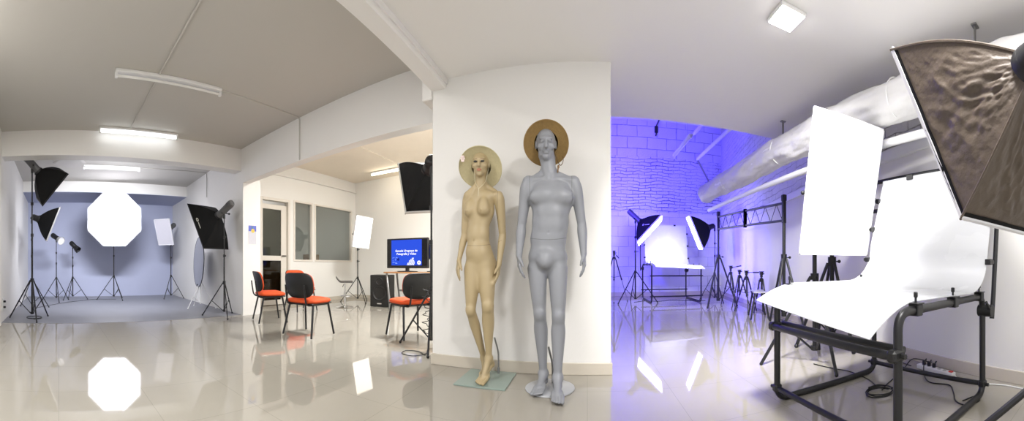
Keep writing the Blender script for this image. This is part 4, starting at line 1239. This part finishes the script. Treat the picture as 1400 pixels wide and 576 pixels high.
MB().tube(catmull([P(654.5,257,.055),P(654,262,.06),P(653.6,268,.065)],5), .0022, 6).build('cord_end', wc_, h2)
fc = P(632.5,217,.045)
fl2 = MB()
for k in range(6):
    a = k*PI/3
    fl2.sphere(fc+np.array([.010*math.cos(a),-.004,.018*math.sin(a)]), (.009,.006,.010), 8)
fl2.sphere(fc+np.array([0,-.010,0]), .006, 8)
fl2.build('flower', mat('pale_pink_petals', (236,216,210), .6, noise=.08), h2)

# ---------------------------------------------------------------- shooting tables
def shooting_table(label, loc, rz, W, Dp, zl, zr, r, bars, sheet, clamps_l, clamps_r, back_top, lean, widen=0, group='still life shooting tables'):
    t = thing('shooting_table', label, 'table', loc, rz, group)
    bm = M['black']
    for sx, zt, cl in ((-1,zl,clamps_l),(1,zr,clamps_r)):
        x = sx*W/2; xu = x+sx*.05
        fo = MB().tube(fillet([(x,0,r),(x,Dp,r),(x,Dp,zt),(x,0,zt)],.085,8,closed=True), r, 14, closed=True).build('side_frame', bm, t)
        for v in cl:
            c = MB()
            c.rbox((x-r*1.35,v-.022,zt-r*1.3),(x+r*1.35,v+.022,zt+r*1.35),.004)
            c.rbox((x-r*1.5-(.012 if sx > 0 else -.0),v-.03,zt+r*1.3),(x+r*1.5,v+.03,zt+r*1.3+.007),.002)
            c.cyl((x,v,zt+r*1.3),(x,v,zt+r*1.3+.035),.006,n=8).rbox((x-.011,v-.006,zt+r*1.3+.03),(x+.011,v+.006,zt+r*1.3+.058),.004)
            c.build('clamp', M['black'], t)
        # tilting upright
        a0 = Vector((xu,Dp,zt-.16)); a1 = Vector((xu,Dp+.03,zt)); a2 = Vector((xu,Dp+lean,back_top))
        MB().tube([a0+Vector((0,.05,0)),a1+Vector((0,.05,0)),a2+Vector((0,.02,0))], r*.8, 12).build('upright', bm, t)
        jt = MB().cyl((x-.03,Dp+.01,zt-.10),(x+sx*.07 if sx > 0 else x+.03,Dp+.01,zt-.10),.042,n=20)
        jt.cyl((x+sx*.03,Dp+.01,zt-.10),(x+sx*.06,Dp+.01,zt-.10),.014,n=10).tube([(x+sx*.055,Dp+.01,zt-.10),(x+sx*.065,Dp-.09,zt-.03)],[.012,.009],8)
        jt.build('tilt_joint', M['blackplastic'], t)
    for (v, z, tw) in bars:
        if tw: 
            MB().cyl((-W/2-.02,v-.035,z),(W/2+.02,v-.035,z),r*.95,n=14).build('cross_bar', bm, t)
            MB().cyl((-W/2,v+.045,z+.012),(W/2,v+.045,z+.012),r*.8,n=14).build('cross_bar', bm, t)
        else: MB().cyl((-W/2,v,z),(W/2,v,z),r*.8,n=14).build('cross_bar', bm, t)
        for sx in (-1,1):
            x = sx*W/2
            k = MB().rbox((x-r*1.25,v-r*1.3-(.03 if tw else 0),z-r*1.3),(x+r*1.25,v+r*1.3,z+r*1.3),.012)
            k.cyl((x+sx*r*1.4,v-.01,z),(x+sx*(r*1.4+.02),v-.01,z),.012,n=8)
            k.build('joint_clamp', M['blackplastic'], t)
    MB().cyl((-W/2-.05,Dp+lean+.02,back_top),(W/2+.05,Dp+lean+.02,back_top),r*.7,n=12).build('top_bar', bm, t)
    vf_l, vf_r, dl, dr, vb, rad, x0, x1 = sheet
    vend = Dp+lean-.035
    def prof(u, s_):
        vf = vf_l+(vf_r-vf_l)*u; zt = zl+(zr-zl)*u+r*1.3+.012; dr_ = dl+(dr-dl)*u
        Lf = vb-vf; La = rad*PI/2*.93; Lu = back_top+.03-(zt+rad)
        T_ = Lf+La+Lu; d = s_*T_
        if d < Lf:
            v = vf+d; z = zt
            if v < .16: z -= dr_*((.16-v)/(.16-vf))**1.8
            z -= .012*math.sin(PI*u)*math.sin(PI*min(1,max(0,(v-.1)/(vb-.1))))
            return v, z
        d -= Lf
        vlean = lambda z: (vend-(vb+rad))*min(1,max(0,(z-zt-rad)/(back_top-zt-rad)))
        if d < La:
            a = d/La*PI/2; return vb+rad*math.sin(a), zt+rad*(1-math.cos(a))
        z = zt+rad+(d-La); return vb+rad+vlean(z), z
    sh = MB()
    cut = .16
    def sp_(u, s_):
        v, z = prof(u, s_)
        g_ = min(1,max(0,(v-.25)/.6)); g_ = g_*g_*(3-2*g_)*widen
        return Vector((x0-g_*.3+(x1-x0+g_*1.3)*u, v, z))
    nu, nv = 20, 70
    top = [[sp_(i/nu, j/nv) for i in range(nu+1)] for j in range(nv+1)]
    vs = []; fs = []
    for lay in (0,1):
        for j in range(nv+1):
            for i in range(nu+1):
                p = top[j][i]
                if lay:
                    ja, jb = max(0,j-1), min(nv,j+1)
                    tv_ = (top[jb][i]-top[ja][i]); nn = Vector((0,-tv_.z,tv_.y)).normalized()
                    p = p-nn*.004
                vs.append(p)
    o2 = (nu+1)*(nv+1)
    for j in range(nv):
        for i in range(nu):
            a = j*(nu+1)+i; b_ = a+1; c = a+nu+2; d = a+nu+1
            fs.append((a,b_,c,d)); fs.append((o2+d,o2+c,o2+b_,o2+a))
    for j in range(nv):
        a, d = j*(nu+1), (j+1)*(nu+1); fs.append((a,d,o2+d,o2+a))
        a, d = j*(nu+1)+nu, (j+1)*(nu+1)+nu; fs.append((d,a,o2+a,o2+d))
    for i in range(nu):
        fs.append((i+1,i,o2+i,o2+i+1)); a = nv*(nu+1)+i; fs.append((a,a+1,o2+a+1,o2+a))
    sh.add(vs, fs).build('white_sheet', M['acrylic'], t, smooth=60)
    # spring clips along the upright edges
    for sx, u in ((-1,0),(1,1)):
        for sv in (.62,.76,.9):
            p = sp_(u, sv)
            MB().rbox((p.x-.022+sx*.012,p.y-.018,p.z-.02),(p.x+.022+sx*.012,p.y+.028,p.z+.02),.004).rbox((p.x+sx*.03-.006,p.y-.03,p.z-.012),(p.x+sx*.03+.006,p.y+.045,p.z+.012),.003).build('spring_clip', M['black'], t)
    for u in (.28,.72):
        p = sp_(u, 1)
        MB().rbox((p.x-.03,p.y-.015,p.z-.03),(p.x+.03,p.y+.03,p.z+.012),.004).build('spring_clip', M['black'], t)
    return t
shooting_table('large white shooting table in the right foreground', (1.19,1.39,0), -PI/2, .98, .96, .745, .69, .0215,
    [(0,.505,True),(0,.095,False),(.96,.085,False)], (-.15,-.17,.105,.13,.68,.27,-.505,.472), (.10,.80), (.14,.52,.90), 1.62, .19, .06)
shooting_table('white shooting table glowing before the brick wall', (2.14,7.85,0), 0, 1.24, 1.30, .93, .875, .019,
    [(0,.66,False),(0,.165,False),(1.30,.24,False)], (-.22,-.22,.09,.09,.98,.30,-.56,.66), (.15,.6,1.1), (.15,.6,1.1), 2.03, .16)

# ---------------------------------------------------------------- right room: softboxes, trusses, tripods
rig('softbox tilted down at the left of the glowing table', 'black stand left of the glowing table by the brick wall', facepts((1.515,8.023,1.74),(.715,-.22,-.665),(.676,-.05,.703),.587,.875), (1.28,8.11,1.98), dict(hub=.75, spread=.55, angs=(215,340,95), r=.017), lit=M['back_on'], logo=(1,.55,.42,.40,.74,.04))
rig('softbox at the right of the glowing table with a bright edge', 'black stand right of the glowing table', facepts((2.621,7.981,1.714),(-.885,.15,-.38),(-.329,.0,.935),.518,.882), (3.01,7.95,1.87), dict(hub=.7, spread=.40, angs=(40,160,280)), lit=M['back_on'], slen=.15, strobe='black')
rig('big bright rectangular softbox behind the large shooting table', 'thick black stand below the big bright softbox', facepts((1.846,1.933,1.513),(-.118,-.971,-.21),(-.029,-.208,.978),.675,1.065), (1.93,2.30,1.59), dict(hub=.80, spread=.55, angs=((157,.50),(254,.46),(45,.45)), r=.021, base=.13), lit=M['key_on'], rim='rimwhite', lip=.015, slen=.24)
C1 = Vector((1.216,.961,1.893)); C2 = Vector((1.343,.669,1.108)); wv = Vector((.56,-.246,-.057))
rig('huge black fabric softbox looming at the upper right', 'black stand at the right edge of the foreground', [C1, C1+wv, C2+wv, C2], (1.209,.312,1.64),
    dict(hub=.54, spread=.60, angs=((107,.66),(330,.45),(215,.5)), r=.018), lit=M['dark_on'], fab='brownfabric', axis=(.55,.63,-.30), bulge=.035, sag=.03, lip=.020, wrinkle=.030, strobe='black', rr=.07)

def heavy_tripod(parent, x, y, top, hub, spread, angs, r=.026):
    bm = M['black']
    MB().cyl((x,y,.14),(x,y,top),r,n=14).build('stand_pole', bm, parent)
    h_ = MB().cyl((x,y,hub-.05),(x,y,hub+.05),r*1.8,n=16).cyl((x,y,hub),(x+r*4,y,hub),.008,n=8).sphere((x+r*4.2,y,hub),.02,8)
    h_.build('hub', M['blackplastic'], parent)
    MB().cyl((x,y,.12),(x,y,.18),r*1.6,n=14).build('spreader_collar', M['blackplastic'], parent)
    for a in angs:
        a = math.radians(a); d = Vector((math.cos(a),math.sin(a),0)); o_ = Vector((x,y,0))
        p0 = o_+d*r*1.8+Vector((0,0,hub-.02)); p1 = o_+d*spread+Vector((0,0,.02))
        l_ = MB().cyl(p0, p1, .019, n=10).build('leg', bm, parent)
        MB().sphere(p1, .024, 8).build('rubber_foot', M['blackplastic'], l_)
        MB().cyl(o_+d*r+Vector((0,0,.15)), p0.lerp(p1,.6), .010, n=8).build('brace', bm, parent)
def truss(label, A, B_, za, zb, gap, stands, segs, wallend=False):
    t = thing('lighting_truss', label, 'truss', (A[0],A[1],0), 0, 'lighting trusses')
    A_ = Vector((0,0,za)); Bv = Vector((B_[0]-A[0],B_[1]-A[1],zb))
    for k in range(segs):
        p = A_.lerp(Bv,k/segs); q_ = A_.lerp(Bv,(k+1)/segs)
        dn = Vector((0,0,-gap))
        sec = MB().cyl(p,q_,.020,n=12).cyl(p+dn,q_+dn,.020,n=12)
        sec.build('truss_section', M['black'], t)
        zz_ = MB(); n = 7; pts_ = []
        for i in range(n+1): pts_.append(p.lerp(q_,.03+.94*i/n)+(dn if i%2 else Vector()))
        zz_.tube(pts_, .006, 6); zz_.build('lattice', M['black'], t)
        for e in (p,q_): MB().rbox((-.028,-.028,-gap-.04),(.028,.028,.04),.006, Matrix.Translation(e)).build('end_plate', M['black'], t)
    for (u, top, hub, sprd, angs) in stands:
        p = A_.lerp(Bv,u); heavy_tripod(t, p.x, p.y, top, hub, sprd, angs)
        MB().rbox((-.035,-.035,-.05),(.035,.035,.05),.01, Matrix.Translation((p.x,p.y,top))).build('stand_head', M['blackplastic'], t)
    return t
truss('black lattice truss on two tripods along the blue lit wall', (2.845,6.94), (2.87,4.34), 1.99, 1.87, .27,
      [(0,2.06,1.10,.42,(100,215,330)),(1,1.95,1.03,.36,(95,215,290))], 2)
t2 = truss('black lattice truss behind the upright of the large shooting table', (2.5,2.81), (2.42,1.02), 1.715, 1.69, .275, [(0,1.80,.95,.40,(150,262,75))], 1)
for dz_ in (-.0,-.275): MB().rbox((0,-.02,-.02),(.22,.02,.02),.004, Matrix.Translation((-.08,-1.79,1.69+dz_)) @ Matrix.Rotation(0,4,'Z')).build('wall_bracket', M['black'], t2)

def tripod(label, x, y, hgt, spread, angs, head_h=.10, handle=None, silver=False, group='camera tripods'):
    t = thing('camera_tripod', label, 'tripod', (x,y,0), 0, group)
    hub = hgt-head_h-.06
    bm = M['black']; lo = M['steel'] if silver else bm
    MB().cyl((0,0,hub*.45),(0,0,hub+.07),.013,n=12).build('center_column', lo, t)
    MB().lathe([(0,hub-.035),(.03,hub-.035),(.042,hub-.01),(.042,hub+.02),(.022,hub+.04),(0,hub+.04)], None, 18).build('collar', M['blackplastic'], t)
    for a in angs:
        a = math.radians(a); d = Vector((math.cos(a),math.sin(a),0))
        p0 = d*.038+Vector((0,0,hub)); p1 = d*spread+Vector((0,0,.015)); m_ = p0.lerp(p1,.5)
        lg = MB().cyl(p0,m_,.015,n=10).build('leg', bm, t)
        MB().cyl(m_,p1,.010,n=10).build('lower_leg', lo, lg)
        MB().cyl(m_-(p1-p0).normalized()*.025,m_+(p1-p0).normalized()*.02,.019,n=10).build('leg_lock', M['blackplastic'], lg)
        MB().sphere(p1,.015,8).build('rubber_foot', M['blackplastic'], lg)
        MB().cyl((0,0,hub*.55),p0.lerp(p1,.42),.005,n=6).build('brace', bm, t)
    hd = MB().cyl((0,0,hub+.05),(0,0,hub+.05+head_h*.5),.026,n=14).rbox((-.03,-.028,hub+.05+head_h*.4),(.03,.028,hub+.05+head_h*.8),.008)
    hd.rbox((-.038,-.038,hub+.05+head_h*.8),(.038,.038,hub+.05+head_h*.95),.004).cyl((.02,0,hub+.05+head_h*.55),(.06,0,hub+.05+head_h*.55),.010,n=8)
    hd.build('pan_head', M['blackplastic'], t)
    if handle:
        a, el_ = math.radians(handle[0]), math.radians(handle[1])
        d = Vector((math.cos(a)*math.cos(el_),math.sin(a)*math.cos(el_),math.sin(el_)))
        p = Vector((0,0,hub+.05+head_h*.6))
        MB().cyl(p,p+d*.14,.006,n=8).cyl(p+d*.13,p+d*.25,.013,n=10).build('pan_handle', M['blackplastic'], t)
    return t
def tp_(px, D): v = pt(px, D); return v.x, v.y
x, y = tp_(839.5,8.5); tripod('tall grey legged tripod at the pillar edge by the brick wall', x, y, 1.30, .38, (20,140,265), .14, (-60,-35), True)
x, y = tp_(999,7.8); tripod('black tripod farthest along the wall under the truss', x, y, .92, .22, (30,150,270), .13, (-20,10))
x, y = tp_(1011,7.2); tripod('black tripod second from the far end under the truss', x, y, .83, .23, (80,200,320), .10)
x, y = tp_(1020.5,6.6); tripod('black tripod with its pan handle pointing to the near tripod', x, y, .82, .25, (10,130,250), .10, (-35,0))
x, y = tp_(1041,6.4); tripod('black tripod nearest the camera behind the narrow bench', x, y, .81, .15, (50,170,290), .12)
# narrow bench along the wall
bx0, by0 = pt(1034.5,6.15).xy; bx1, by1 = 2.74, 4.86
bl = math.hypot(bx1-bx0, by1-by0); ba = math.atan2(by1-by0, bx1-bx0)
bn = thing('bench', 'narrow grey bench with splayed black legs beside the tripods', 'bench', ((bx0+bx1)/2,(by0+by1)/2,0), ba)
MB().rbox((-bl/2,-.11,.445),(bl/2,.11,.465),.005).build('bench_top', mat('pale_laminate', (190,188,190), .4, noise=.03), bn)
MB().cyl((-bl/2+.05,-.08,.428),(bl/2-.05,-.08,.428),.014).build('rail', M['black'], bn)
MB().cyl((-bl/2+.05,.08,.428),(bl/2-.05,.08,.428),.014).build('rail', M['black'], bn)
for sx in (-1,1):
    for sy in (-1,1):
        lg = MB().cyl((sx*(bl/2-.06),sy*.08,.43),(sx*(bl/2-.02),sy*.15,.015),.016,n=10).build('leg', M['black'], bn)
        MB().sphere((sx*(bl/2-.02),sy*.15,.018),.018,8).build('rubber_foot', M['blackplastic'], lg)

# ---------------------------------------------------------------- power strip and cables
ps = thing('power_strip', 'white power strip with a red switch on the floor by the right wall', 'power strip', (2.44,1.45,0), math.radians(79))
MB().rbox((-.20,-.028,0),(.20,.028,.038),.006).build('body', M['white_strip'], ps)
MB().rbox((-.185,-.014,.036),(-.15,.014,.046),.003).build('switch', M['red'], ps)
for i in range(5): MB().lathe([(.017,.0),(.017,.004),(.012,.001),(0,.001)], Matrix.Translation((-.10+i*.058,0,.0375)), 16).build('socket', M['rimgrey'], ps)
for i in (2,3,4): MB().rbox((-.10+i*.058-.014,-.013,.038),(-.10+i*.058+.014,.013,.075),.005).cyl((-.10+i*.058,.0,.06),(-.10+i*.058,-.03,.085),.006,n=8).build('plug', M['blackplastic'], ps)
def cable(label, pts, r=.0045, m='cable', cat='cable', name='power_cable', group='floor cables'):
    return tag(MB().tube(catmull(pts, 8), r, 8).build(name, M[m]), label, cat, group)
zf = .006
cable('black cable looping from the power strip towards the right table leg', [(2.45,1.49,.08),(2.35,1.50,.10),(2.28,1.46,.03),(2.20,1.36,zf),(2.22,1.20,zf),(2.10,1.10,zf),(1.98,1.02,zf),(1.95,.93,zf),(2.05,.88,zf),(2.10,.94,zf),(2.0,.98,zf)])
cable('black cable from the power strip into the coil under the large table', [(2.46,1.55,.08),(2.40,1.66,.09),(2.34,1.70,.02),(2.18,1.66,zf),(1.98,1.60,zf),(1.86,1.55,zf)])
coil = [(1.80+.10*math.cos(a*.9)*(1+.15*math.sin(a*2.3)),1.52+.085*math.sin(a*.9),zf+.002+a*.0012) for a in range(24)]
cable('coiled black cable lying under the large shooting table', coil)
cable('white cable from the end of the power strip along the right wall', [(2.40,1.25,.02),(2.34,1.16,zf),(2.32,1.05,zf),(2.36,.95,zf),(2.38,.80,zf),(2.34,.60,zf)], .005, 'whitecable')
cable('black cable along the foot of the right wall', [(2.47,1.72,zf),(2.56,2.1,zf),(2.70,2.7,zf),(2.85,3.5,zf),(2.95,4.2,zf),(3.1,4.9,zf)], .004)
cable('thin cable on the tiles under the large softbox stand', [(1.91,2.40,zf),(1.95,2.20,zf),(2.0,2.02,zf),(1.97,1.80,zf),(1.90,1.64,zf)], .004)
cable('black cable on the tiles at the foot of the pillar', [(-1.66,3.26,.05),(-1.62,3.14,zf),(-1.58,3.02,zf),(-1.66,2.90,zf),(-1.80,2.93,zf),(-1.82,3.05,zf),(-1.70,3.08,zf),(-1.56,2.98,zf)], .004)
zz_ = []
for a in range(40):
    z = .15+a*.013; zz_.append((-1.655+.03*math.cos(a*.9)+.02*math.sin(a*2.1),3.19+.03*math.sin(a*.9),z))
cable('tangle of black cable hanging on the stand at the pillar', zz_, .004, group=None)
cable('black cable coiled below the tallest softbox in the alcove', [(-5.74+.16*math.cos(a*.55),-.42+.13*math.sin(a*.55),.012+.0006*a) for a in range(26)], .004)
cable('black cable running along the grey floor behind the small strobes', [(-7.15,-.45,.012),(-7.6,-.2,.012),(-8.2,.2,.012),(-8.5,.5,.012),(-8.9,1.0,.012),(-8.75,1.5,.012)], .004)
cable('black cable on the tiles below the glowing table', [(1.15,8.2,zf),(1.5,8.5,zf),(1.8,8.35,zf),(2.2,8.55,zf),(2.6,8.3,zf),(3.0,8.2,zf)], .005)
ou = thing('wall_outlet', 'wall outlet with two black plugs low on the left wall', 'outlet', (-5.35,YL,.28))
MB().rbox((-.06,0,-.10),(.06,.012,.10),.004).build('cover_plate', M['white_strip'], ou)
for dz_ in (-.045,.045): MB().rbox((-.018,.012,dz_-.016),(.018,.05,dz_+.016),.005).build('plug', M['blackplastic'], ou)
